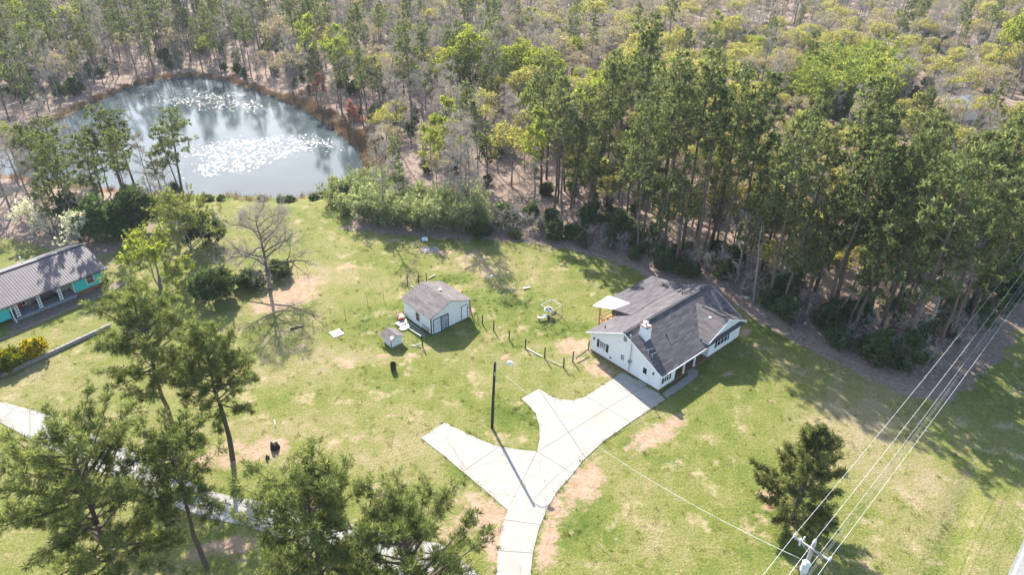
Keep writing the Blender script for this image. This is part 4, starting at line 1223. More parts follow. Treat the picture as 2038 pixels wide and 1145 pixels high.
# ------------------------------------------------------------------ vegetation: materials
def leaf_mat(name, a, b, c, trans=0.35, hue=0.25):
    """a, b, c: dark, middle and light leaf colour; varies by clump and by plant"""
    k = NT(name)
    geo = k.n('ShaderNodeNewGeometry')
    oi = k.n('ShaderNodeObjectInfo')
    v = k.math('ADD', k.math('MULTIPLY', geo.outputs['Random Per Island'], 1.0 - hue), k.math('MULTIPLY', oi.outputs['Random'], hue))
    col = k.ramp(v, [(0.05, a), (0.5, b), (0.95, c)])
    k.t.nodes.remove(k.b)
    df = k.n('ShaderNodeBsdfDiffuse'); tr = k.n('ShaderNodeBsdfTranslucent'); mx = k.n('ShaderNodeMixShader')
    k.l(col, df.inputs['Color'])
    tc = k.mix(1.0, col, (1.15, 1.1, 0.7), 'MULTIPLY')
    k.l(tc, tr.inputs['Color'])
    mx.inputs[0].default_value = trans
    k.l(df.outputs[0], mx.inputs[1]); k.l(tr.outputs[0], mx.inputs[2])
    k.l(mx.outputs[0], k.out.inputs['Surface'])
    return k.m
def bark_mat(name, a, b):
    k = NT(name)
    co = k.objco()
    oi = k.n('ShaderNodeObjectInfo')
    mp = k.n('ShaderNodeMapping'); mp.inputs['Scale'].default_value = (6, 6, 1.2)
    k.l(co, mp.inputs['Vector'])
    v = k.math('ADD', k.math('MULTIPLY', k.noise(mp.outputs[0], 2.0, 4.0, .7), .8), k.math('MULTIPLY', oi.outputs['Random'], .25))
    k.l(k.ramp(v, [(.3, a), (.75, b)]), k.b.inputs['Base Color'])
    k.b.inputs['Roughness'].default_value = .95
    k.b.inputs['Specular IOR Level'].default_value = .1
    return k.m
M_PINE = leaf_mat('pine_needles', (.070, .096, .044), (.140, .172, .076), (.240, .260, .128), .52)
M_PINE_NEAR = leaf_mat('near_pine_needles', (.072, .102, .038), (.155, .190, .070), (.270, .292, .125), .55)
M_PINE_HI = leaf_mat('bright_pine_needles', (.045, .085, .028), (.075, .150, .042), (.120, .210, .065), .48)
M_CEDAR = leaf_mat('cedar_sprays', (.060, .080, .034), (.125, .148, .058), (.240, .240, .102), .50)
M_EVERG = leaf_mat('evergreen_leaves', (.044, .072, .034), (.092, .134, .058), (.155, .205, .090), .45)
M_BAMB = leaf_mat('bamboo_leaves', (.130, .165, .075), (.250, .290, .150), (.400, .430, .260), .50)
M_BAMB_Y = leaf_mat('yellow_bamboo_leaves', (.090, .135, .034), (.185, .240, .056), (.390, .375, .090), .45)
M_BUD = leaf_mat('fresh_green_buds', (.200, .240, .040), (.295, .340, .062), (.390, .425, .100), .52)
M_BUD_Y = leaf_mat('yellow_catkins', (.270, .258, .085), (.380, .366, .125), (.480, .456, .175), .55)
M_BUD_T = leaf_mat('tan_buds', (.270, .230, .165), (.360, .310, .220), (.440, .385, .280), .50)
M_BUD_R = leaf_mat('red_maple_keys', (.28, .095, .080), (.38, .16, .13), (.45, .24, .19), .40)
M_BLOSS = leaf_mat('white_blossom', (.58, .56, .42), (.74, .72, .60), (.82, .80, .70), .45)
M_FORS = leaf_mat('yellow_flowers', (.11, .13, .012), (.46, .36, .020), (.66, .53, .035), .35)
M_REED = leaf_mat('dry_reeds', (.12, .080, .058), (.21, .150, .110), (.30, .225, .165), .30)
M_WEED = leaf_mat('lawn_weeds', (.060, .092, .025), (.095, .130, .035), (.150, .175, .055), .45)
M_BARKP = bark_mat('pine_bark', (.060, .045, .036), (.170, .130, .105))
M_BARKG = bark_mat('grey_bark', (.120, .105, .095), (.290, .260, .235))
M_BARKD = bark_mat('dark_bark', (.050, .042, .036), (.130, .110, .095))
M_TWIG = leaf_mat('bare_twigs', (.240, .210, .200), (.320, .285, .275), (.400, .360, .345), .25)

# ------------------------------------------------------------------ vegetation: mesh generators (numpy)
def unit(v):
    return v / np.maximum(np.linalg.norm(v, axis=-1, keepdims=True), 1e-9)

class Veg:
    def __init__(self, seed):
        self.r = np.random.default_rng(seed)
        self.P, self.Q, self.R0, self.R1 = [], [], [], []      # woody segments
        self.C, self.D, self.S = [], [], []                    # foliage tufts: centre, heading, size
        self.T = []                                            # thin twigs: p, q, width
    def seg(self, p, q, r0, r1):
        self.P.append(p); self.Q.append(q); self.R0.append(r0); self.R1.append(r1)
    def poly(self, pts, r0, r1):
        n = len(pts) - 1
        for i in range(n):
            self.seg(pts[i], pts[i + 1], r0 + (r1 - r0) * i / n, r0 + (r1 - r0) * (i + 1) / n)
    def tuft(self, c, d, s):
        self.C.append(c); self.D.append(d); self.S.append(s)
    def twig(self, p, q, w):
        self.T.append((p, q, w))
    def wood_mesh(self, name, mat, n=5, twig_mat=None):
        V, F = [], []
        if self.P:
            P, Q = np.array(self.P), np.array(self.Q)
            R0, R1 = np.array(self.R0)[:, None], np.array(self.R1)[:, None]
            d = unit(Q - P)
            up = np.where(np.abs(d[:, 2:3]) < .9, np.array([[0, 0, 1.0]]), np.array([[1.0, 0, 0]]))
            s = unit(np.cross(d, up)); t = np.cross(s, d)
            big = R0[:, 0] > 0.05
            for msk, m in ((big, 7), (~big, 3)):
                if not msk.any():
                    continue
                k = int(msk.sum())
                an = np.arange(m) * 2 * np.pi / m
                ring = s[msk][:, None, :] * np.cos(an)[None, :, None] + t[msk][:, None, :] * np.sin(an)[None, :, None]
                a = P[msk][:, None, :] + ring * R0[msk][:, None, :]
                b = Q[msk][:, None, :] + ring * R1[msk][:, None, :]
                base = sum(len(x) for x in V)
                V.append(np.concatenate([a, b], 1).reshape(-1, 3))
                i0 = base + np.arange(k)[:, None] * 2 * m
                j = np.arange(m)[None, :]
                F.append(np.stack([i0 + j, i0 + (j + 1) % m, i0 + m + (j + 1) % m, i0 + m + j], -1).reshape(-1, 4))
        return npmesh(name, np.concatenate(V), np.concatenate(F), mat)
    def twig_arrays(self):
        p = np.array([t[0] for t in self.T]); q = np.array([t[1] for t in self.T]); w = np.array([t[2] for t in self.T])[:, None]
        d = unit(q - p)
        rnd = unit(self.r.normal(size=p.shape))
        s = unit(np.cross(d, rnd))
        mid = p + (q - p) * .45 + self.r.normal(size=p.shape) * .05 * np.linalg.norm(q - p, axis=1, keepdims=True)
        V = np.stack([p, mid + s * w * .5, q, mid - s * w * .5], 1).reshape(-1, 3)
        F = np.arange(len(V)).reshape(-1, 4)
        return V, F
    def leaf_arrays(self, K=6, ln=.38, w=.12, spread=.9):
        C, D, S = np.array(self.C), unit(np.array(self.D)), np.array(self.S)
        n = len(C)
        dirs = unit(D[:, None, :] + self.r.normal(size=(n, K, 3)) * spread)
        L = (S[:, None, None] * ln) * self.r.uniform(.7, 1.2, (n, K, 1))
        s = unit(np.cross(dirs, self.r.normal(size=(n, K, 3))))
        Wd = S[:, None, None] * w * self.r.uniform(.7, 1.3, (n, K, 1))
        mid = C[:, None, :] + dirs * L * .55
        tip = C[:, None, :] + dirs * L
        V = np.concatenate([C[:, None, :], np.stack([mid + s * Wd * .5, tip, mid - s * Wd * .5], 2).reshape(n, K * 3, 3)], 1).reshape(-1, 3)
        base = (np.arange(n) * (1 + 3 * K))[:, None]
        j = np.arange(K)[None, :] * 3
        F = np.stack([base + 0 * j, base + 1 + j, base + 2 + j, base + 3 + j], -1).reshape(-1, 4)
        return V, F

def npmesh(name, V, F, mat):
    me = bpy.data.meshes.new(name)
    me.vertices.add(len(V)); me.vertices.foreach_set('co', np.asarray(V, np.float32).ravel())
    me.loops.add(F.size); me.loops.foreach_set('vertex_index', F.astype(np.int32).ravel())
    me.polygons.add(len(F))
    me.polygons.foreach_set('loop_start', np.arange(0, F.size, F.shape[1], dtype=np.int32))
    me.update(calc_edges=True)
    if mat:
        me.materials.append(mat)
    return me

def joined(name, *parts):
    """(V, F, material) triples into one mesh with several materials"""
    V, F, MI = [], [], []
    off = 0
    me_mats = []
    for v, f, m in parts:
        if m not in me_mats:
            me_mats.append(m)
        V.append(v); F.append(f + off); MI.append(np.full(len(f), me_mats.index(m)))
        off += len(v)
    me = npmesh(name, np.concatenate(V), np.concatenate(F), None)
    for m in me_mats:
        me.materials.append(m)
    me.polygons.foreach_set('material_index', np.concatenate(MI).astype(np.int32))
    return me
def mesh_arrays(me):
    V = np.empty(len(me.vertices) * 3, np.float32); me.vertices.foreach_get('co', V)
    F = np.empty(len(me.loops), np.int32); me.loops.foreach_get('vertex_index', F)
    return V.reshape(-1, 3), F.reshape(-1, 4)

def vdir(az, el):
    return np.array([math.cos(az) * math.cos(el), math.sin(az) * math.cos(el), math.sin(el)])

def pine(seed, H=19.0, crown=.5, R=3.0, lean=.03, dens=1.0, r0=.2, fork=None, stubs=True, tsize=1.0):
    g = Veg(seed); r = g.r
    la = r.uniform(0, 6.28)
    zs = np.linspace(0, H, 12)
    bx = np.cumsum(r.normal(0, .07, 12)) + np.cos(la) * lean * zs * (zs / H)
    by = np.cumsum(r.normal(0, .07, 12)) + np.sin(la) * lean * zs * (zs / H)
    bx -= bx[0]; by -= by[0]
    ax = lambda z: np.array([np.interp(z, zs, bx), np.interp(z, zs, by), z])
    pts = [ax(z) for z in zs]
    g.poly(pts, r0, .03)
    z0 = H * (1 - crown)
    if stubs:
        for _ in range(9):
            z = r.uniform(H * .25, z0 + 1)
            d = vdir(r.uniform(0, 6.28), r.uniform(-.2, .3))
            g.seg(ax(z), ax(z) + d * r.uniform(.4, 1.3), .03, .008)
    z = z0
    while z < H - .15:
        t = (z - z0) / (H - z0)
        L0 = R * (1 - t) ** .6 * (.72 + .95 * t)
        nb = r.integers(3, 6)
        a0 = r.uniform(0, 6.28)
        for b in range(nb):
            if r.random() < .16:
                continue
            L = max(.35, L0 * r.uniform(.55, 1.2))
            az = a0 + b * 6.28 / nb + r.uniform(-.5, .5)
            el = -.08 + .85 * t + r.uniform(-.15, .2)
            p0 = ax(z + r.uniform(-.2, .2)); d = vdir(az, el)
            n = 4
            bp = [p0 + d * L * i / n + np.array([0, 0, 1.0]) * L * .16 * (i / n) ** 2 for i in range(n + 1)]
            g.poly(bp, max(.012, .022 * L), .008)
            ns = max(2, int(L * 3.6 * dens))
            for _ in range(ns):
                f = r.uniform(.18, 1.0) ** .8
                q = p0 + d * L * f + np.array([0, 0, 1.0]) * L * .16 * f * f
                sd = unit(d + r.normal(size=3) * .75 + np.array([0, 0, .35]))
                sl = r.uniform(.3, .75) * min(1.0, .35 + L * .25)
                e = q + sd * sl
                g.seg(q, e, .012, .005)
                g.tuft(e, sd + np.array([0, 0, .3]), tsize * r.uniform(.8, 1.25))
                for _ in range(2):
                    g.tuft(q + sd * sl * r.uniform(.35, .9) + r.normal(size=3) * .12, sd + np.array([0, 0, .4]), tsize * r.uniform(.65, 1.1))
        z += r.uniform(.38, .75) / max(.8, dens ** .5)
    g.tuft(ax(H), np.array([0, 0, 1.0]), tsize * 1.2)
    return g

def decid(seed, H=15.0, R=3.2, clear=.35, limbs=9, r0=.17, sub=5, fine=5, up=.75, leaves=0, lsize=1.0, only_top=0.0, twl=.8, multi=1, tww=.035, lev=1):
    g = Veg(seed); r = g.r
    def limb(p, d, L, rad_, lev):
        n = 3
        pts = [p]
        dd = d
        for i in range(n):
            dd = unit(dd + r.normal(size=3) * .16 + np.array([0, 0, .10 * up]))
            pts.append(pts[-1] + dd * L / n)
        g.poly(pts, rad_, rad_ * .35)
        if lev == 0:
            for _ in range(fine):
                f = r.uniform(.25, 1.0)
                i = min(int(f * n), n - 1)
                q = pts[i] + (pts[i + 1] - pts[i]) * (f * n - i)
                td = unit(dd + r.normal(size=3) * .7 + np.array([0, 0, .2]))
                tl = twl * r.uniform(.5, 1.3)
                g.twig(q, q + td * tl, tww)
                g.twig(q + td * tl * .5, q + td * tl * .5 + unit(td + r.normal(size=3) * .6) * tl * .7, tww * .8)
                if leaves and q[2] > only_top * H:
                    for _ in range(leaves):
                        c = q + td * tl * r.uniform(.3, 1.1) + r.normal(size=3) * .12
                        g.tuft(c, td + r.normal(size=3) * .5, lsize * r.uniform(.6, 1.3))
            return
        for _ in range(sub):
            f = r.uniform(.3, 1.0)
            i = min(int(f * n), n - 1)
            q = pts[i] + (pts[i + 1] - pts[i]) * (f * n - i)
            nd = unit(dd + r.normal(size=3) * .65)
            limb(q, nd, L * r.uniform(.38, .62), rad_ * .42, lev - 1)
    for k_ in range(multi):
        base = np.array([0, 0, 0.0]) if multi == 1 else np.array([r.uniform(-.5, .5), r.uniform(-.5, .5), 0])
        n = 9
        zs = np.linspace(0, H * (.92 if multi == 1 else r.uniform(.7, .95)), n)
        sp = 0 if multi == 1 else .22
        la = r.uniform(0, 6.28)
        pts = [base + np.array([math.cos(la) * sp * z + 0.0, math.sin(la) * sp * z, z]) + (r.normal(size=3) * .10 * np.array([1, 1, 0]) if i else 0) for i, z in enumerate(zs)]
        rr = r0 / (1 if multi == 1 else 1.5)
        g.poly(pts, rr, .03)
        nl = max(4, limbs // multi)
        for i in range(nl):
            t = (i + r.uniform(0, .8)) / nl
            z = zs[-1] * (clear + (1 - clear) * t)
            j = min(int(z / zs[-1] * (n - 1)), n - 2)
            q = pts[j] + (pts[j + 1] - pts[j]) * (z / zs[-1] * (n - 1) - j)
            L = R * (1.15 - .75 * t) * r.uniform(.75, 1.2)
            d = vdir(i * 2.4 + r.uniform(-.5, .5), .35 * up + .75 * t * up + r.uniform(-.15, .25))
            limb(q, d, L, max(.025, rr * (.55 - .35 * t)), lev)
    return g

def lumps(seed, R=(1.5, 1.5, 1.4), n=22, per=45, zc=1.2, lump=.45, ts=1.0, stems=6):
    """dense shrub: leafy lumps over an uneven dome"""
    g = Veg(seed); r = g.r
    Rv = np.array(R)
    for _ in range(stems):
        d = vdir(r.uniform(0, 6.28), r.uniform(.6, 1.4))
        g.poly([np.array([0, 0, 0.0]), d * Rv * .5, d * Rv * .9 + np.array([0, 0, zc * .3])], .05, .012)
    for _ in range(n):
        d = unit(r.normal(size=3)); d[2] = abs(d[2]) * 1.0 - .25
        d = unit(d)
        c = d * Rv * r.uniform(.55, .95) + np.array([0, 0, zc])
        lr = lump * r.uniform(.45, 1.5)
        for _ in range(per):
            e = unit(r.normal(size=3) + d * .7)
            p = c + e * lr * r.uniform(.6, 1.05)
            if p[2] < .05:
                continue
            g.tuft(p, e + np.array([0, 0, .3]), ts * r.uniform(.7, 1.25))
        for _ in range(3):      # stray sprigs
            q = c + unit(d + r.normal(size=3) * .5 + np.array([0, 0, .5])) * lr * r.uniform(1.0, 1.9)
            for _ in range(4):
                g.tuft(c + (q - c) * r.uniform(.6, 1), d + np.array([0, 0, .8]), ts * r.uniform(.6, 1.0))
    return g

def bamboo(seed, n=18, H=6.5, spread=1.7, per=40):
    g = Veg(seed); r = g.r
    for _ in range(n):
        a, rr = r.uniform(0, 6.28), spread * math.sqrt(r.random())
        b = np.array([math.cos(a) * rr, math.sin(a) * rr, 0])
        h = H * r.uniform(.6, 1.1)
        out = unit(np.array([math.cos(a), math.sin(a), 0]) + r.normal(size=3) * .5) * np.array([1, 1, 0])
        pts = [b + np.array([0, 0, h * t]) + out * (t ** 2.5) * h * .28 - np.array([0, 0, 1]) * (t ** 4) * h * .12 for t in np.linspace(0, 1, 7)]
        g.poly(pts, .03, .008)
        for _ in range(per):
            f = r.uniform(.15, 1.0)
            i = min(int(f * 6), 5)
            q = pts[i] + (pts[i + 1] - pts[i]) * (f * 6 - i)
            d = vdir(r.uniform(0, 6.28), r.uniform(-.3, .7))
            l = r.uniform(.2, .75)
            g.tuft(q + d * l, d + np.array([0, 0, .1]), r.uniform(.8, 1.3))
    return g

def cedar(seed, H=10.4, R=4.2, n=105, per=30):
    g = Veg(seed); r = g.r
    g.poly([np.array([0, 0, z]) + np.array([r.normal() * .05, r.normal() * .05, 0]) for z in np.linspace(0, H, 8)], .26, .03)
    for i in range(n):
        t = (i + r.random()) / n
        z = .25 + (H - .5) * t ** 1.15
        tt = z / H
        L = R * (1 - tt) ** .75 * (.55 + .6 * min(1, tt * 4)) * r.uniform(.55, 1.22) + .25
        az = r.uniform(0, 6.28)
        el = .12 + .75 * tt + r.uniform(-.12, .25)
        d = vdir(az, el)
        p0 = np.array([0, 0, z * .93])
        bp = [p0 + d * L * f + np.array([0, 0, .14 * L * f * f]) for f in np.linspace(0, 1, 5)]
        g.poly(bp, .03, .006)
        for _ in range(int(per * (.5 + L / R))):
            f = r.uniform(.25, 1.0) ** .7
            q = p0 + d * L * f + np.array([0, 0, .14 * L * f * f]) + r.normal(size=3) * .17 * (1.2 - .6 * f)
            g.tuft(q, d + r.normal(size=3) * .5 + np.array([0, 0, .25]), r.uniform(.7, 1.25))
    for _ in range(60):
        z = H - abs(r.normal()) * .9
        g.tuft(np.array([r.normal() * .1, r.normal() * .1, z]), np.array([0, 0, 1.0]) + r.normal(size=3) * .3, 1.1)
    return g

def domed(seed, H=11.0, R=4.4, base=.3, n=34, per=38, lump=.95, ts=1.0, twigs=5, r0=.17, flat=.75):
    """round-headed broadleaf: forking limbs that end in leafy lumps over an uneven dome"""
    g = Veg(seed); r = g.r
    zb = H * base
    fork = np.array([r.normal() * .15, r.normal() * .15, zb])
    g.poly([np.zeros(3), fork * .5 + r.normal(size=3) * .05, fork], r0, r0 * .75)
    top = np.array([r.normal() * .3, r.normal() * .3, H * .8])
    g.poly([fork, (fork + top) / 2 + r.normal(size=3) * .15, top], r0 * .7, .04)
    cz = H - R * flat
    for i in range(n):
        d = unit(r.normal(size=3)); d[2] = abs(d[2]) * 1.1 - .12
        d = unit(d)
        rr = r.uniform(.62, 1.05)
        c = np.array([d[0] * R * rr, d[1] * R * rr, cz + d[2] * R * flat * rr])
        c[2] = max(c[2], zb * .9)
        a = fork + (top - fork) * r.uniform(0, .8)
        m = (a + c) / 2 + r.normal(size=3) * .25 - np.array([0, 0, .3])
        g.poly([a, m, c], .06, .015)
        lr = lump * r.uniform(.65, 1.35)
        for _ in range(per):
            e = unit(r.normal(size=3) + np.array([0, 0, .45]))
            p = c + e * lr * r.uniform(.45, 1.1) * np.array([1.15, 1.15, .75])
            g.tuft(p, e + r.normal(size=3) * .4, ts * r.uniform(.6, 1.3))
        for _ in range(twigs):
            td = unit(c - fork + r.normal(size=3) * 1.2)
            g.twig(c - td * lr * .4, c + td * lr * r.uniform(.8, 1.3), .04)
    return g

def tree_meshes(g, bark, leaf, twigs=True, **lk):
    """(trunk mesh, crown mesh) of a generated plant"""
    tm = g.wood_mesh('trunk', bark) if g.P else None
    parts = []
    if g.C:
        V, F = g.leaf_arrays(**lk)
        parts.append((V, F, leaf))
    if g.T and twigs:
        V, F = g.twig_arrays()
        parts.append((V, F, M_TWIG))
    return tm, joined('crown', *parts)

PINE_K = dict(K=6, ln=.46, w=.15, spread=.85)
protos = {}
protos['pine'] = [tree_meshes(pine(10 + i, H=h, crown=c, R=R, dens=.74), M_BARKP, M_PINE, **PINE_K) for i, (h, c, R) in enumerate(((20, .46, 2.6), (18, .50, 3.0), (21, .36, 2.1), (17, .58, 2.5), (13, .55, 2.3), (23, .40, 3.1), (19, .30, 2.0), (16, .62, 3.2)))]
protos['bright_pine'] = [(t, joined('crown', (*mesh_arrays(c), M_PINE_HI))) for t, c in protos['pine'][:2]]
BUDK = dict(K=5, ln=.28, w=.19, spread=1.3)
protos['bare'] = [tree_meshes(decid(40 + i, H=h, R=R, clear=cl, limbs=lb, sub=7, fine=9, tww=.055), M_BARKG, M_TWIG) for i, (h, R, cl, lb) in enumerate(((16, 2.9, .35, 11), (14, 3.2, .30, 10), (18, 2.6, .40, 12), (12, 3.4, .25, 9)))]
def bud(seed, leaf, h, R, cl, lb, lv, ls, ot=0.0, up=.75):
    return tree_meshes(decid(seed, H=h, R=R, clear=cl, limbs=lb, sub=6, fine=7, leaves=lv, lsize=ls, only_top=ot, up=up), M_BARKG, leaf, **BUDK)
def dome(seed, leaf, **kw):
    return tree_meshes(domed(seed, **kw), M_BARKG, leaf, **BUDK)
protos['green_bud'] = [dome(60, M_BUD, H=15, R=4.4, base=.25, n=46, per=34, lump=.95, ts=1.25, flat=1.1), bud(61, M_BUD, 17, 2.4, .35, 12, 2, 1.05, .55), dome(62, M_BUD, H=12, R=3.6, n=34, per=30, lump=.9, ts=1.2, flat=1.0)]
protos['yellow_bud'] = [dome(70, M_BUD_Y, H=11, R=4.4, n=40, per=30, ts=1.0), dome(71, M_BUD_Y, H=9, R=4.8, n=44, per=28, ts=1.0, flat=.6), dome(72, M_BUD_Y, H=13, R=3.8, n=36, per=30, ts=1.0, flat=1.0), dome(73, M_BUD_Y, H=10, R=3.4, n=28, per=24, ts=1.0, flat=.9)]
protos['tan_bud'] = [dome(80, M_BUD_T, H=10, R=4.6, n=42, per=18, twigs=14, ts=.9, flat=.65), dome(81, M_BUD_T, H=12, R=4.2, n=38, per=18, twigs=14, ts=.9, flat=.9)]
protos['red_bud'] = [bud(85, M_BUD_R, 9, 2.0, .3, 8, 2, .9)]
BUSHK = dict(K=5, ln=.30, w=.16, spread=1.0)
protos['evergreen'] = [tree_meshes(lumps(90 + i, R_, n_, 42, zc_, lu), M_BARKD, M_EVERG, **BUSHK) for i, (R_, n_, zc_, lu) in enumerate((((1.5, 1.5, 1.5), 24, 1.3, .55), ((1.2, 1.2, 2.4), 28, 2.0, .5), ((2.2, 1.8, 1.4), 30, 1.1, .6)))]
protos['young_cedar'] = [tree_meshes(cedar(110 + i, H=h, R=R, n=46, per=11), M_BARKD, M_EVERG, **BUSHK) for i, (h, R) in enumerate(((3.6, 1.5), (2.4, 1.5), (4.6, 1.3)))]
protos['bamboo'] = [tree_meshes(bamboo(95 + i, H=h), M_BARKG, M_BAMB, K=5, ln=.55, w=.13, spread=.8) for i, h in enumerate((6.5, 5.5))]
protos['yellow_bamboo'] = [tree_meshes(bamboo(98 + i, H=h), M_BARKG, M_BAMB_Y, K=5, ln=.60, w=.15, spread=.8) for i, h in enumerate((7.0, 6.0))]
protos['brush'] = [tree_meshes(decid(100 + i, H=3.0, R=1.7, clear=.08, limbs=10, r0=.05, sub=4, fine=5, twl=.5, multi=3, tww=.03), M_BARKG, M_TWIG) for i in range(2)]

NAMES = {'pine': ('pine_tree', 'pine'), 'bright_pine': ('pine_tree', 'pine'), 'bare': ('bare_tree', 'tree'), 'green_bud': ('budding_tree', 'tree'), 'yellow_bud': ('catkin_tree', 'tree'), 'tan_bud': ('tan_tree', 'tree'),
         'red_bud': ('red_maple', 'tree'), 'evergreen': ('evergreen_shrub', 'shrub'), 'young_cedar': ('young_cedar', 'cedar'), 'bamboo': ('bamboo_clump', 'bamboo'), 'yellow_bamboo': ('bamboo_clump', 'bamboo'), 'brush': ('bare_shrub', 'shrub')}
def plant(meshes, name, cat, x, y, label, s=1.0, rz=0.0, group=None, sz=None, tilt=(0, 0)):
    t = link(name, None, None, (x, y, float(ground_z(x, y)) - .05))
    t.rotation_euler = (tilt[0], tilt[1], rz)
    t.scale = (s, s, sz or s)
    tag(t, label, cat, group)
    if meshes[0]:
        link('trunk', meshes[0], t)
    link('crown', meshes[1], t)
    return t
def put(kindname, i, xy, label, s=1.0, rz=0.0, sz=None, group=None, tilt=(0, 0)):
    nm, ct_ = NAMES[kindname]
    return plant(protos[kindname][i % len(protos[kindname])], nm, ct_, xy[0], xy[1], label, s, rz, group, sz, tilt)

# ------------------------------------------------------------------ single trees of the garden
FK = dict(K=14, ln=.43, w=.048, spread=.9)
def own(g, bark, leaf, name, cat, xy, label, rz=0.0, s=1.0, **lk):
    return plant(tree_meshes(g, bark, leaf, **lk), name, cat, xy[0], xy[1], label, s, rz)
own(pine(201, H=15.8, crown=.78, R=6.3, lean=.02, dens=1.35, r0=.30), M_BARKP, M_PINE_NEAR, 'pine_tree', 'pine', (-27.4, 30.6), 'broad pine filling the bottom left corner', 1.0, **FK)
own(pine(202, H=13.5, crown=.55, R=3.4, lean=.02, dens=1.4, r0=.20), M_BARKP, M_PINE_NEAR, 'pine_tree', 'pine', (-22.6, 33.0), 'small pine at the right edge of the broad corner pine', .4, **FK)
own(pine(203, H=15.8, crown=.75, R=5.6, lean=.02, dens=1.4, r0=.26), M_BARKP, M_PINE_NEAR, 'pine_tree', 'pine', (-11.6, 27.6), 'dense pine rising from the bottom edge with a pointed top', 2.0, **FK)
own(pine(204, H=13.2, crown=.75, R=5.8, lean=.03, dens=1.4, r0=.24), M_BARKP, M_PINE_NEAR, 'pine_tree', 'pine', (-5.6, 26.6), 'open pine spreading towards the driveway at the bottom edge', .7, **FK)
own(pine(205, H=15.6, crown=.56, R=5.2, lean=.03, dens=1.45, r0=.24), M_BARKP, M_PINE_NEAR, 'pine_tree', 'pine', (-30.17, 45.94), 'tall pine whose crown hides the lawn left of the stakes', 2.6, **FK)
own(pine(206, H=14.2, crown=.62, R=3.8, lean=.05, dens=1.5, r0=.25), M_BARKP, M_PINE_NEAR, 'pine_tree', 'pine', (-24.70, 44.18), 'slender leaning pine casting its trunk shadow over the neighbour drive', .2, **FK)
own(cedar(210), M_BARKD, M_CEDAR, 'cedar_tree', 'cedar', (23.28, 38.28), 'dark conical cedar beside the power lines', K=11, ln=.38, w=.06, spread=.75)
own(decid(2110, H=11.0, R=4.8, clear=.28, limbs=17, r0=.27, sub=6, fine=7, up=.55, twl=.8, tww=.028, lev=2), M_BARKD, M_TWIG, 'bare_oak', 'tree', (-30.51, 73.55), 'wide bare oak standing alone on the lawn')
own(decid(212, H=7.2, R=4.0, clear=.15, limbs=16, r0=.16, sub=6, fine=6, up=.9, leaves=3, lsize=.95, multi=3), M_BARKG, M_BUD, 'budding_tree', 'tree', (-44.26, 73.09), 'bright yellow-green tree beside the turquoise house', **BUDK)
own(decid(213, H=9.6, R=4.6, clear=.2, limbs=16, r0=.2, sub=6, fine=6, up=.8, leaves=3, lsize=.85, multi=2), M_BARKG, leaf_mat('dull_spring_leaves', (.15, .18, .045), (.23, .26, .075), (.32, .345, .115), .5), 'budding_tree', 'tree', (-43.08, 80.06), 'dull green budding tree behind the bright yellow-green one', **BUDK)
g_ = lumps(214, (2.6, 2.4, 2.6), 50, 60, 2.2, .7)
own(g_, M_BARKD, M_EVERG, 'holly_tree', 'holly', (-43.28, 85.02), 'dark rounded evergreen behind the dull green tree', **BUSHK)
own(lumps(215, (2.2, 2.0, 2.2), 40, 60, 1.8, .65), M_BARKD, M_EVERG, 'holly_shrub', 'shrub', (-36.04, 70.39), 'dark evergreen shrub between the tall pine and the oak', **BUSHK)
own(lumps(216, (1.9, 1.4, 1.0), 26, 50, .9, .5), M_BARKD, M_EVERG, 'evergreen_shrub', 'shrub', (-33.10, 74.08), 'low grey-green shrub left of the oak trunk', **BUSHK)
own(lumps(217, (1.3, 1.2, 1.2), 22, 50, 1.0, .5), M_BARKD, M_EVERG, 'evergreen_shrub', 'shrub', (-30.25, 76.47), 'round green shrub right of the oak trunk', **BUSHK)
own(lumps(218, (3.2, 2.6, 2.9), 55, 60, 2.6, .85), M_BARKD, leaf_mat('soft_pine_green', (.07, .125, .05), (.12, .19, .075), (.19, .27, .11), .45), 'young_pine', 'pine', (-57.98, 86.64), 'soft green bushy young pine behind the turquoise house', K=7, ln=.45, w=.1, spread=.8)
own(lumps(219, (2.6, 2.4, 3.4), 48, 60, 3.0, .8), M_BARKD, M_EVERG, 'evergreen_tree', 'evergreen', (-54.24, 88.72), 'dark green evergreen right of the soft green young pine', **BUSHK)
own(lumps(220, (2.4, 2.0, 2.2), 36, 50, 2.0, .7), M_BARKD, M_EVERG, 'evergreen_shrub', 'shrub', (-65.41, 91.99), 'dark shrub left of the soft green young pine', **BUSHK)
for i, (xy, s, lab) in enumerate((((-68.17, 86.88), 1.0, 'white blossoming tree at the left edge above the metal roof'), ((-65.37, 86.04), .85, 'second white blossoming tree beside the first, half bare'), ((-60.16, 84.08), 1.05, 'white blossoming shrub at the right end of the metal roof'))):
    own(decid(230 + i, H=4.4, R=2.2, clear=.15, limbs=9, r0=.09, sub=5, fine=4, leaves=3 if i != 1 else 1, lsize=.8, up=.8), M_BARKD, M_BLOSS, 'blossom_tree', 'tree', xy, lab, i, s, **BUDK)
for i, (xy, R_, lab) in enumerate((((-51.19, 58.54), (1.2, 1.0, 1.0), 'bright yellow flowering shrub before the stone wall'), ((-52.23, 57.10), (1.3, 1.0, .9), 'yellow-green flowering shrub left of the brightest one'), ((-53.03, 55.88), (1.2, 1.1, .8), 'yellow-green shrub cut by the left edge'))):
    own(lumps(240 + i, R_, 20, 42, .8, .45), M_BARKD, M_FORS if i == 0 else leaf_mat('yellow_green_shrub', (.06, .09, .012), (.16, .18, .018), (.42, .36, .03), .35), 'flowering_shrub', 'shrub', xy, lab, **BUSHK)
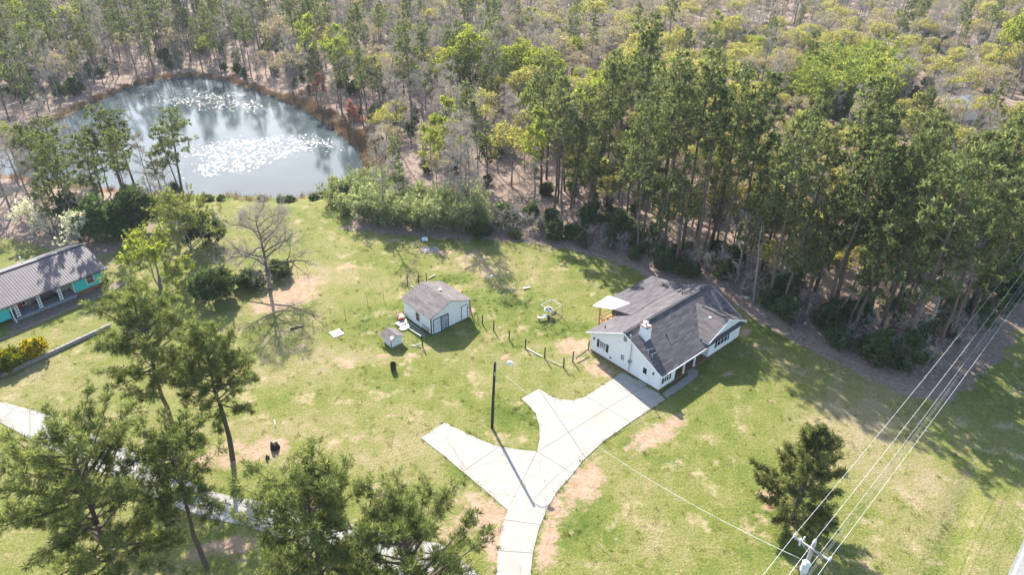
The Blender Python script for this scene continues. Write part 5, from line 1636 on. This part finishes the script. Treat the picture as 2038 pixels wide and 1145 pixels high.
tag(own(lumps(243, (.35, .3, .3), 8, 20, .3, .2), M_BARKD, M_WEED, 'small_plant', 'plant', (-51.47, 74.08), 'small green plant at the corner of the turquoise house', **BUSHK), 'small green plant at the corner of the turquoise house', 'plant')

for i, xy in enumerate(((-36.28, 101.64), (-37.26, 101.39), (-40.75, 101.65), (-47.06, 101.17), (-49.37, 100.87), (-32.37, 102.21), (-31.00, 103.29))):
    put('evergreen', (0, 2, 0)[i % 3], xy, 'low green shrub on the near pond shore', (.5, .42, .35, .4, .55, .45, .5)[i], i * 1.2, .3, 'low shrubs on the near pond shore')
# pines and bare trees between the pond and the left garden
for i, (xy, k_, s, lab) in enumerate((((-54.19, 103.10), 0, .86, 'tallest dark pine on the pond shore leaning to the water'), ((-62.74, 104.83), 1, .80, 'tall pine on the pond shore left of the tallest'), ((-64.44, 103.90), 2, .78, 'slim pine on the pond shore beside a dead trunk'), ((-57.41, 102.96), 4, .62, 'small pine tucked left of the tallest shore pine'), ((-65.96, 100.95), 3, .70, 'pine on the left shore before the bare trees'),
        ((-67.86, 96.41), 1, .85, 'leaning pine behind the white blossom trees'), ((-73.54, 99.43), 3, .78, 'pine left of the leaning pine behind the garden'), ((-68.03, 93.29), 4, .8, 'short pine behind the blossom trees'))):
    put('pine', (1, 1, 0, 4, 3, 1, 3, 4)[i], xy, lab, s * 1.28, i * 1.7, s * .92, None, (0, .05 if i == 0 else 0))
for i, (xy, s) in enumerate((((-65.49, 102.40), .75), ((-68.68, 102.26), .85), ((-59.27, 103.09), .6), ((-76.41, 98.91), .95), ((-75.65, 93.34), 1.0), ((-81.06, 103.79), .9), ((-72.26, 102.10), .9), ((-70.98, 94.43), .8), ((-80.90, 99.71), .9), ((-56.19, 102.60), .5), ((-80.15, 94.96), 1.0), ((-79.51, 106.01), .9), ((-74.41, 89.08), .8))):
    put('bare', i, xy, 'bare grey tree in the thin wood between pond and left garden', s, i * 2.1, None, 'bare trees by the pond shore')
for i, xy in enumerate(((-77.55, 96.94), (-70.17, 91.80), (-66.17, 89.41), (-62.38, 91.25), (-83.58, 109.18), (-54.52, 97.91), (-59.28, 94.01), (-55.98, 95.97), (-72.16, 86.73))):
    put('brush', i, xy, 'bare twiggy shrub under the trees behind the left garden', 1.0, i, None, 'bare shrubs behind the left garden')
put('green_bud', 2, (-82.55, 113.98), 'yellow-green budding tree on the left pond shore', .62, 1.0)
put('green_bud', 0, (-85.83, 111.41), 'budding tree at the left edge of the pond', .6, 2.0)

# bamboo along the far lawn edge
BP = [(-25.79, 96.30), (-25.62, 101.10), (-22.57, 93.73), (-22.67, 98.30), (-20.37, 92.94), (-19.76, 96.55), (-17.70, 91.84), (-17.15, 95.74), (-15.02, 91.43), (-14.09, 94.78), (-12.14, 91.04), (-11.49, 94.89), (-9.54, 91.14), (-8.36, 94.30), (-6.77, 90.92), (-4.93, 91.33), (-3.51, 93.44), (-22.48, 101.63), (-19.37, 100.97), (-16.16, 99.93), (-13.05, 99.28), (-9.67, 98.85), (-6.33, 96.19), (-28.73, 100.57), (-26.39, 106.89), (-22.09, 106.43)]
for i, xy in enumerate(BP):
    put('bamboo', i, xy, 'pale green bamboo clump in the thicket at the far lawn edge', (.62, .78, .9, .8)[i % 4], i * 1.9, None, 'bamboo thicket by the lawn')
for i, (xy, s, lab) in enumerate((((-18.97, 91.79), .88, 'single bare tree rising from the left of the bamboo'), ((-7.57, 91.73), 1.0, 'tall bare tree rising from the bamboo with a long forked shadow'), ((-6.48, 92.28), .95, 'bare tree close beside the tall one in the bamboo'), ((-8.90, 94.28), .9, 'bare tree behind the tall one in the bamboo'))):
    put('bare', (2, 2, 0, 2)[i], xy, lab, s, i * 1.3)
put('green_bud', 1, (-12.98, 101.64), 'yellow-green tipped tree above the bamboo', .85, .4)
put('green_bud', 1, (-10.21, 103.38), 'taller yellow-green tipped tree above the bamboo', .98, 2.4)
put('green_bud', 1, (3.17, 97.50), 'yellow-green poplar standing out before the dark pines', 1.0, 1.4)
put('pine', 4, (-19.26, 104.43), 'young grey-green pine by the pond beside the bamboo', .75, 1.0)
put('evergreen', 1, (5.52, 91.06), 'deep green young cedar at the wood edge near the parked car', .9, 0)
put('evergreen', 1, (2.79, 92.65), 'yellowish green shrub right of the parked car', .9, 2)
put('bright_pine', 0, (59.15, 75.33), 'bright green pine near the power lines at the right edge', .95, .3)
put('bright_pine', 1, (62.70, 78.64), 'second bright green pine behind the first at the right edge', .95, 2.3)
put('green_bud', 0, (122.47, 169.83), 'large bright green tree at the top right corner', 1.5, .3)
put('green_bud', 0, (-10.28, 153.67), 'large bright yellow-green tree amid the central woods', 1.15, 1.3)
put('green_bud', 0, (-13.93, 149.60), 'second bright yellow-green tree left of the large one', .9, 2.9)
put('green_bud', 1, (-47.69, 161.70), 'tall thin tree with yellow-green tips beyond the pond', 1.1, .3)
put('green_bud', 1, (-39.60, 160.06), 'tall thin budding tree right of the other beyond the pond', 1.0, 3.3)
put('green_bud', 0, (-139.03, 194.09), 'bright yellow-green tree at the top left corner', 1.15, .3)
put('green_bud', 2, (-123.30, 198.45), 'bright yellow-green tree beyond the left of the pond', 1.1, 1.8)
put('red_bud', 0, (-32.25, 133.15), 'red budding maple on the right pond shore', .85, 0)
put('red_bud', 0, (-43.71, 152.83), 'red budding maple set back beyond the pond', .85, 1)

for i, (xy, tl, an, lab) in enumerate((((37.21, 67.00), .45, .3, 'pale dead trunk leaning across the front pines'), ((30.24, 72.56), .15, 2.0, 'upright dead pine snag right of the house roof'), ((41.48, 63.30), .25, 1.2, 'thin dead snag among the pines near the power lines'))):
    g = Veg(330 + i)
    z = np.linspace(0, (13, 11, 9)[i], 8)
    g.poly([np.array([math.sin(tl) * v, .06 * math.sin(v), math.cos(tl) * v]) for v in z], .17, .03)
    for q in range(9):
        v = g.r.uniform(4, z[-1])
        p_ = np.array([math.sin(tl) * v, 0, math.cos(tl) * v])
        g.seg(p_, p_ + vdir(g.r.uniform(0, 6.28), .2) * g.r.uniform(.4, 1.5), .03, .008)
    t = link('dead_tree', None, None, (xy[0], xy[1], 0)); t.rotation_euler = (0, 0, an)
    tag(t, lab, 'dead tree')
    link('trunk', g.wood_mesh('trunk', M_BARKG), t)
# bright bamboo grove in the woods
gr = np.random.default_rng(77)
GROVE = [(62.42, 158.06), (71.10, 169.27), (84.66, 184.78), (96.75, 191.01), (95.03, 175.47), (83.38, 155.35), (73.91, 149.15), (65.96, 148.70)]
gxs, gys = [p[0] for p in GROVE], [p[1] for p in GROVE]
pts = []
for _ in range(900):
    p = (gr.uniform(min(gxs), max(gxs)), gr.uniform(min(gys), max(gys)))
    if inside(GROVE, np.array(p[0]), np.array(p[1])) and all(math.hypot(p[0] - q[0], p[1] - q[1]) > 2.6 for q in pts):
        pts.append(p)
GROVE_PTS = pts
for i, p in enumerate(pts[:110]):
    put('yellow_bamboo', i, p, 'bright yellow-green bamboo clump in the grove amid the woods', gr.uniform(1.15, 1.7), gr.uniform(0, 6.28), None, 'bright bamboo grove')

# ------------------------------------------------------------------ the woods
R0_ = Vector((math.cos(rad(1.0)), math.sin(rad(31)) * math.sin(rad(1.0)), math.cos(rad(31)) * math.sin(rad(1.0))))
mw = cam.matrix_world.inverted()
def seen(x, y, h):
    """bounds of a plant in the 2038 x 1145 frame"""
    us, vs = [], []
    for z in (0, h):
        p = mw @ Vector((x, y, z))
        if p.z > -1:
            return None
        us.append(1019 + 1359 * p.x / -p.z); vs.append(572.5 - 1359 * p.y / -p.z)
    return us, vs
rs = np.random.default_rng(5)
CELL = 4.0
grid = {}
def free(x, y, r):
    cx, cy = int(x // CELL), int(y // CELL)
    for i in range(cx - 2, cx + 3):
        for j in range(cy - 2, cy + 3):
            for (a, b, q) in grid.get((i, j), ()):
                if (a - x) ** 2 + (b - y) ** 2 < max(r, q) ** 2:
                    return False
    return True
def occupy(x, y, r):
    grid.setdefault((int(x // CELL), int(y // CELL)), []).append((x, y, r))
for o in list(COL.objects):
    if o.name.split('.')[0] in ('pine_tree', 'bare_tree', 'budding_tree', 'bamboo_clump', 'evergreen_shrub', 'red_maple', 'far_cabin', 'parked_car'):
        occupy(o.location.x, o.location.y, 4.5 if 'cabin' in o.name else 1.8)
N = 60000
cx = rs.uniform(-260, 300, N); cy = rs.uniform(58, 385, N)
az = cx / cy
ok = (np.abs(az - .02) < .80) & ~inside(LAWN, cx, cy) & ~inside(POND, cx, cy)
ok &= ~(inside(GROVE, cx, cy) & (rs.random(N) < .93))
FRONT = [(57.52, 150.04), (65.75, 154.31), (74.27, 147.37), (88.12, 155.63), (78.43, 137.51), (62.67, 129.14), (52.08, 133.02)]
ok &= ~(inside(FRONT, cx, cy) & (rs.random(N) < .9))
ok &= ~inside([(93.82, 153.27), (101.46, 153.71), (96.08, 144.06), (88.86, 143.66)], cx, cy)
ok &= ~inside([(118.06, 172.27), (130.52, 173.06), (112.98, 144.30), (100.69, 143.63)], cx, cy)
dp = dist_poly(POND, cx, cy)
dlw = dist_poly(LAWN, cx, cy)
ok &= dp > 2.5
ok &= ~((dp < 6) & (rs.random(N) < .5))
ok &= dlw > 1.0
ok &= ~((cx < 4) & (cx > -45) & (dlw < 16) & (cy < 130) & (rs.random(N) < .985))
ok &= ~((cx > -4) & (cx < 17) & (cy < 100) & (dlw < 3.5))
cx, cy, dp, dlw, az = cx[ok], cy[ok], dp[ok], dlw[ok], az[ok]
def mixture(x, y, d_lawn, a):
    """what grows here: weights of (pine, bare, green_bud, yellow_bud, tan_bud)"""
    if x < -28 and y < 125:
        return (.30, .60, .05, .03, .02)
    if x < 4 and d_lawn < 15 and y < 130:
        return (.0, .62, .08, .18, .12)
    if y > 128 and a < -.22:
        return (.50, .34, .03, .04, .09)
    if a < .04 and y > 165:
        return (.30, .34, .05, .11, .20)
    if a < -.02:
        return (.22, .42, .09, .15, .12)
    if d_lawn < (15 + 5 * math.sin(x * .13) + (5 if x < 24 else 0)) and x > 0 and y < 125:
        return (.84, .06, .0, .06, .04)
    if a < .12:
        return (.20, .24, .16, .25, .15)
    if y < 150:
        return (.15, .12, .04, .50, .19)
    if y < 205:
        return (.07, .18, .02, .47, .26)
    return (.11, .25, .03, .34, .27)
KN = ('pine', 'bare', 'green_bud', 'yellow_bud', 'tan_bud')
HT = {'pine': 19, 'bare': 15, 'green_bud': 15, 'yellow_bud': 13, 'tan_bud': 13}
trees = []
for x, y, a_, b_, c_ in zip(cx, cy, dp, dlw, az):
    w = np.array(mixture(x, y, b_, c_))
    kn = KN[rs.choice(5, p=w / w.sum())]
    r = {'pine': 3.6, 'bare': 3.4, 'green_bud': 4.8, 'yellow_bud': 4.9, 'tan_bud': 4.9}[kn]
    if y > 190:
        r *= 1.15
    if b_ < 20 and x > 0 and y < 125:
        r = 2.0 if b_ < 5.5 else 2.6 if x < 26 else 2.3 if b_ < 13 else 3.2
    if not free(x, y, r):
        continue
    occupy(x, y, r)
    s = rs.uniform(.66, 1.18) * (.92 if kn == 'pine' else .95)
    if kn == 'pine' and 2 < x and b_ < 26 and y < 125:
        s *= 1.08 if (x < 22 or b_ > 10) else 1.28
    if x > 42 and b_ > 12:
        s *= .85
    if x < -28 and y < 125:
        s *= .8
    if a_ < 12:
        s *= .85
    sv = seen(x, y, HT[kn] * s)
    if sv is None:
        continue
    us, vs = sv
    mar = 30
    if max(us) < -mar or min(us) > 2038 + mar or vs[1] > 1145 + mar or vs[0] < -40:
        vis = False
        if max(us) < -260 or min(us) > 2300 or vs[0] < -90:
            continue
    else:
        vis = True
    trees.append((kn, float(x), float(y), float(s), float(rs.uniform(0, 6.28)), vis, math.hypot(x, y), int(rs.integers(0, 8))))
trees.sort(key=lambda t: t[6])
def region(x, y):
    a = x / y
    if x > 2 and y < 105:
        return ('behind the white house' if a < .42 else 'near the power lines')
    if x < -28 and y < 125:
        return 'between the pond and the left garden'
    if a < -.22:
        return 'beyond the far shore of the pond'
    if a < .06:
        return 'right of the pond' if y < 170 else 'in the far central woods'
    return 'beyond the first belt of pines' if y < 150 else 'in the far woods around the bamboo grove'
DESC = {'pine': 'tall green pine', 'bare': 'leafless grey tree', 'green_bud': 'fresh yellow-green budding tree', 'yellow_bud': 'rounded tree with yellow catkins', 'tan_bud': 'rounded tree with tan buds'}
LIMIT = {'pine': 285, 'bare': 200, 'green_bud': 60, 'yellow_bud': 150, 'tan_bud': 90}
count = {k_: 0 for k_ in KN}
rest = []
for t in trees:
    kn, x, y, s, rz, vis, d, pi = t
    if vis and count[kn] < LIMIT[kn]:
        count[kn] += 1
        rg_ = region(x, y)
        dl_ = float(dist_poly(LAWN, x, y)); dp_ = float(dist_poly(POND, x, y))
        if dl_ < 5 and x > 2:
            rg_ = 'in the front row of the woods ' + rg_
        elif dp_ < 9:
            rg_ = 'on the bank in the woods by the pond' if x / y > -.34 else 'on the bank of the woods beyond the pond'
        elif rg_ == 'beyond the far shore of the pond':
            rg_ = ('left of the pond top in the woods', 'straight beyond the pond in the woods', 'past the right end of the pond in the woods')[0 if x / y < -.52 else 1 if x / y < -.36 else 2]
        elif rg_ == 'in the far woods around the bamboo grove':
            rg_ = ('in the far woods left of the bamboo grove' if x / y < .36 else 'in the far woods near the bamboo grove' if x / y < .52 else 'in the far woods right of the bamboo grove')
        put(kn, pi, (x, y), DESC[kn] + ' in the woods ' + rg_ if 'woods' not in rg_ else DESC[kn] + ' ' + rg_, s, rz, s * (0.9 + .25 * ((pi * 37 % 10) / 10)), {'pine': 'pines', 'bare': 'leafless trees', 'green_bud': 'yellow-green trees', 'yellow_bud': 'catkin trees', 'tan_bud': 'tan trees'}[kn] + ' ' + rg_, (0.03 * math.sin(rz * 5), 0.03 * math.cos(rz * 3)))
    else:
        rest.append(t)

# everything too far off to count: one object that scatters the same trees
def merged(pair, name):
    t, c = pair
    tv, tf = mesh_arrays(t); cv, cf = mesh_arrays(c)
    nt = len(tf)
    V = np.concatenate([tv, cv]); F = np.concatenate([tf, cf + len(tv)])
    me = npmesh(name, V, F, None)
    mats = [t.materials[0]] + list(c.materials)
    for m in mats:
        me.materials.append(m)
    mi = np.zeros(len(c.polygons), np.int32); c.polygons.foreach_get('material_index', mi)
    me.polygons.foreach_set('material_index', np.concatenate([np.zeros(nt, np.int32), mi + 1]))
    return me
def scatter(name, label, cat, meshes, points, kindname='stuff'):
    """points: (x, y, z, proto, rot, scale)"""
    coll = bpy.data.collections.new(name + '_sources')
    for i, me in enumerate(meshes):
        o = bpy.data.objects.new('%s_source_%02d' % (name, i), me)
        coll.objects.link(o)
    P = np.array(points, float)
    me = bpy.data.meshes.new(name)
    me.vertices.add(len(P)); me.vertices.foreach_set('co', P[:, :3].astype(np.float32).ravel())
    a = me.attributes.new('proto', 'INT', 'POINT'); a.data.foreach_set('value', P[:, 3].astype(np.int32))
    a = me.attributes.new('rot', 'FLOAT', 'POINT'); a.data.foreach_set('value', P[:, 4].astype(np.float32))
    a = me.attributes.new('size', 'FLOAT', 'POINT'); a.data.foreach_set('value', P[:, 5].astype(np.float32))
    ng = bpy.data.node_groups.new(name + '_scatter', 'GeometryNodeTree')
    ng.interface.new_socket('Geometry', in_out='INPUT', socket_type='NodeSocketGeometry')
    ng.interface.new_socket('Geometry', in_out='OUTPUT', socket_type='NodeSocketGeometry')
    nd = ng.nodes.new
    gi, go, ip, ci = nd('NodeGroupInput'), nd('NodeGroupOutput'), nd('GeometryNodeInstanceOnPoints'), nd('GeometryNodeCollectionInfo')
    ci.inputs['Collection'].default_value = coll
    ci.inputs['Separate Children'].default_value = True
    ci.inputs['Reset Children'].default_value = True
    ip.inputs['Pick Instance'].default_value = True
    def named(nm, ty):
        n_ = nd('GeometryNodeInputNamedAttribute'); n_.data_type = ty; n_.inputs['Name'].default_value = nm
        return n_.outputs['Attribute']
    cb = nd('ShaderNodeCombineXYZ')
    L = ng.links.new
    L(named('rot', 'FLOAT'), cb.inputs['Z'])
    L(gi.outputs[0], ip.inputs['Points'])
    L(ci.outputs[0], ip.inputs['Instance'])
    L(named('proto', 'INT'), ip.inputs['Instance Index'])
    L(cb.outputs[0], ip.inputs['Rotation'])
    L(named('size', 'FLOAT'), ip.inputs['Scale'])
    L(ip.outputs[0], go.inputs[0])
    o = link(name, me)
    md = o.modifiers.new('scatter', 'NODES')
    md.node_group = ng
    tag(o, label, cat)
    kind(o, kindname)
    return o
far_meshes, first = [], {}
for kn in KN:
    first[kn] = len(far_meshes)
    far_meshes += [merged(p, 'far_' + kn) for p in protos[kn]]
gz = ground_z(np.array([t[1] for t in rest]), np.array([t[2] for t in rest]))
fpts = [(t[1], t[2], float(z), first[t[0]] + t[7] % len(protos[t[0]]), t[4], t[3]) for t, z in zip(rest, gz)]
scatter('far_woods', 'mass of pines and spring trees filling the far woods', 'woods', far_meshes, fpts)

# undergrowth: evergreen shrubs and brush along the wood edge, each its own; the rest as one mass
edge = []
for _ in range(5000):
    x, y = rs.uniform(-5, 75), rs.uniform(55, 100)
    if inside(LAWN, np.array(x), np.array(y)):
        continue
    d = float(dist_poly(LAWN, np.array(x), np.array(y)))
    if d < 5.5 and all(math.hypot(x - q[0], y - q[1]) > 1.5 for q in edge):
        edge.append((x, y))
for i, p in enumerate(edge[:150]):
    if i % 4 == 1:
        put('young_cedar', i // 4, p, 'young dark green cedar along the wood edge behind the lawn', rs.uniform(.6, 1.15), i * 1.3, None, 'young cedars along the wood edge')
    elif i % 4 != 0:
        put('brush', i, p, 'bare twiggy shrub along the wood edge behind the lawn', rs.uniform(.7, 1.25), i * 1.3, None, 'bare shrubs along the wood edge')
    else:
        put('evergreen', i, p, 'dark evergreen shrub along the wood edge behind the lawn', rs.uniform(.4, 1.15), i * 1.3, None, 'evergreen shrubs along the wood edge', )
up_ = []
um = [merged(protos['young_cedar'][1], 'under_evergreen'), merged(protos['young_cedar'][0], 'under_evergreen_tall'), merged(protos['brush'][0], 'under_brush'), merged(protos['brush'][1], 'under_brush_b')]
m_ = 0
for x, y, d in zip(cx[::-1], cy[::-1], dlw[::-1]):
    if m_ > 2600:
        break
    if abs(x / y) > .78 or y > 260:
        continue
    w = rs.random()
    up_.append((x, y, float(ground_z(x, y)), (0 if w < .22 else 1 if w < .32 else 2 if w < .66 else 3), rs.uniform(0, 6.28), rs.uniform(.5, 1.15)))
    m_ += 1
scatter('undergrowth', 'tangle of brush and small evergreens under the trees', 'undergrowth', um, up_)

# reeds along the pond banks
g = Veg(300); r = g.r
for _ in range(60):
    p = np.array([r.normal() * .35, r.normal() * .35, 0])
    d = unit(np.array([r.normal() * .35, r.normal() * .35, 1.0]))
    g.T.append((p, p + d * r.uniform(.5, 1.2), .06))
V, F = g.twig_arrays()
reed = npmesh('reed_tuft', V, F, M_REED)
bank = []
for i in range(len(POND)):
    a, b = POND[i], POND[(i + 1) % len(POND)]
    L = math.hypot(b[0] - a[0], b[1] - a[1])
    east_ = a[0] > -52 and a[1] > 108
    near = a[1] < 112
    for _ in range(int(L * (7 if east_ else .8 if near else 2.2))):
        t = rs.random()
        px, py = a[0] + (b[0] - a[0]) * t, a[1] + (b[1] - a[1]) * t
        nx_, ny_ = (b[1] - a[1]) / L, -(b[0] - a[0]) / L
        o_ = abs(rs.normal()) * (2.4 if east_ else 1.0) + .1
        for sg in (1, -1):
            qx, qy = px + nx_ * o_ * sg, py + ny_ * o_ * sg
            if not inside(POND, np.array(qx), np.array(qy)):
                bank.append((qx, qy, float(ground_z(qx, qy)) - .03, 0, rs.uniform(0, 6.28), rs.uniform(.7, 1.3)))
scatter('reeds', 'brown dry reeds and grass along the pond banks', 'reeds', [reed], bank)

# weeds and longer grass in the lawn
g = Veg(310); r = g.r
for _ in range(26):
    p = np.array([r.normal() * .10, r.normal() * .10, 0])
    d = unit(np.array([r.normal() * .8, r.normal() * .8, 1.0]))
    g.T.append((p, p + d * r.uniform(.10, .22), .05))
V, F = g.twig_arrays()
weed = npmesh('weed_tuft', V, F, M_WEED)
g = Veg(311); r = g.r
for _ in range(24):
    p = np.array([r.normal() * .14, r.normal() * .14, 0])
    d = unit(np.array([r.normal() * .7, r.normal() * .7, 1.0]))
    g.T.append((p, p + d * r.uniform(.08, .18), .04))
V, F = g.twig_arrays()
drygrass = npmesh('dry_tuft', V, F, leaf_mat('lawn_grass', (.10, .12, .025), (.17, .18, .045), (.30, .26, .10), .35))
hard = [SPUR, TRUNK, UPPER, NP, WALK]
wx_, wy_ = rs.uniform(-62, 52, 60000), rs.uniform(29, 100, 60000)
ok = inside(LAWN, wx_, wy_) & (np.abs(wx_ / wy_) < .95)
for pl in hard:
    ok &= ~inside(pl, wx_, wy_)
ok &= (wx_ - ROAD_A.x) * ROAD_D.y - (wy_ - ROAD_A.y) * ROAD_D.x < -.5
for (ex, ey, ea, w_, d_) in ((hx, hy, ha, 14.7, 12.6), (-9.08, 63.94, sa, SW, SD)):
    lx_ = (wx_ - ex) * math.cos(ea) + (wy_ - ey) * math.sin(ea)
    ly_ = -(wx_ - ex) * math.sin(ea) + (wy_ - ey) * math.cos(ea)
    ok &= ~((lx_ > 0) & (lx_ < w_) & (ly_ > 0) & (ly_ < d_))
dm = blobs(DIRT, wx_, wy_); lu = blobs(LUSH, wx_, wy_)
clump = .5 + .5 * np.sin(wx_ * .9 + 2 * np.sin(wy_ * .5)) * np.sin(wy_ * 1.1 + 1.7 * np.sin(wx_ * .6))
keepw = ok & (dm < .45) & (rs.random(len(wx_)) < .04 + .22 * lu + .10 * clump ** 3)
wx_, wy_, lu = wx_[keepw], wy_[keepw], lu[keepw]
wz_ = ground_z(wx_, wy_)
# grass creeping over the concrete edges
for pl in hard:
    for i in range(len(pl)):
        a, b = pl[i], pl[(i + 1) % len(pl)]
        L = math.hypot(b[0] - a[0], b[1] - a[1])
        for _ in range(int(L * 2.2)):
            t = rs.random()
            ex, ey = a[0] + (b[0] - a[0]) * t, a[1] + (b[1] - a[1]) * t
            nearby = [q for q in hard if float(dist_poly(q, ex, ey)) < .12]
            if len(nearby) > 1:
                continue
            wx_ = np.append(wx_, ex + rs.normal() * .06); wy_ = np.append(wy_, ey + rs.normal() * .06); lu = np.append(lu, .3)
wz_ = ground_z(wx_, wy_)
gp = [(a, b, c, 0 if rs.random() < .06 + .25 * l else 1, rs.uniform(0, 6.28), rs.uniform(.5, 1.1)) for a, b, c, l in zip(wx_, wy_, wz_, lu)]
scatter('lawn_grass', 'tufts of longer grass and weeds scattered over the lawn', 'grass', [weed, drygrass], gp)
print('trees', len(trees), count, 'rest', len(rest), 'weeds', len(gp), 'reeds', len(bank))

# ------------------------------------------------------------------ thin spring haze
hm = bpy.data.materials.new('thin_haze')
hm.use_nodes = True
ht_ = hm.node_tree
ht_.nodes.remove(ht_.nodes['Principled BSDF'])
pv = ht_.nodes.new('ShaderNodeVolumePrincipled')
pv.inputs['Color'].default_value = (.86, .92, 1.0, 1)
pv.inputs['Density'].default_value = 0.00012
pv.inputs['Anisotropy'].default_value = 0.2
ht_.links.new(pv.outputs[0], ht_.nodes['Material Output'].inputs['Volume'])
hz = MB().box(-560, 560, -220, 660, -7.0, 47.0).build('haze', hm)
kind(hz, 'stuff')
tag(hz, 'thin pale haze over the far woods', 'haze')
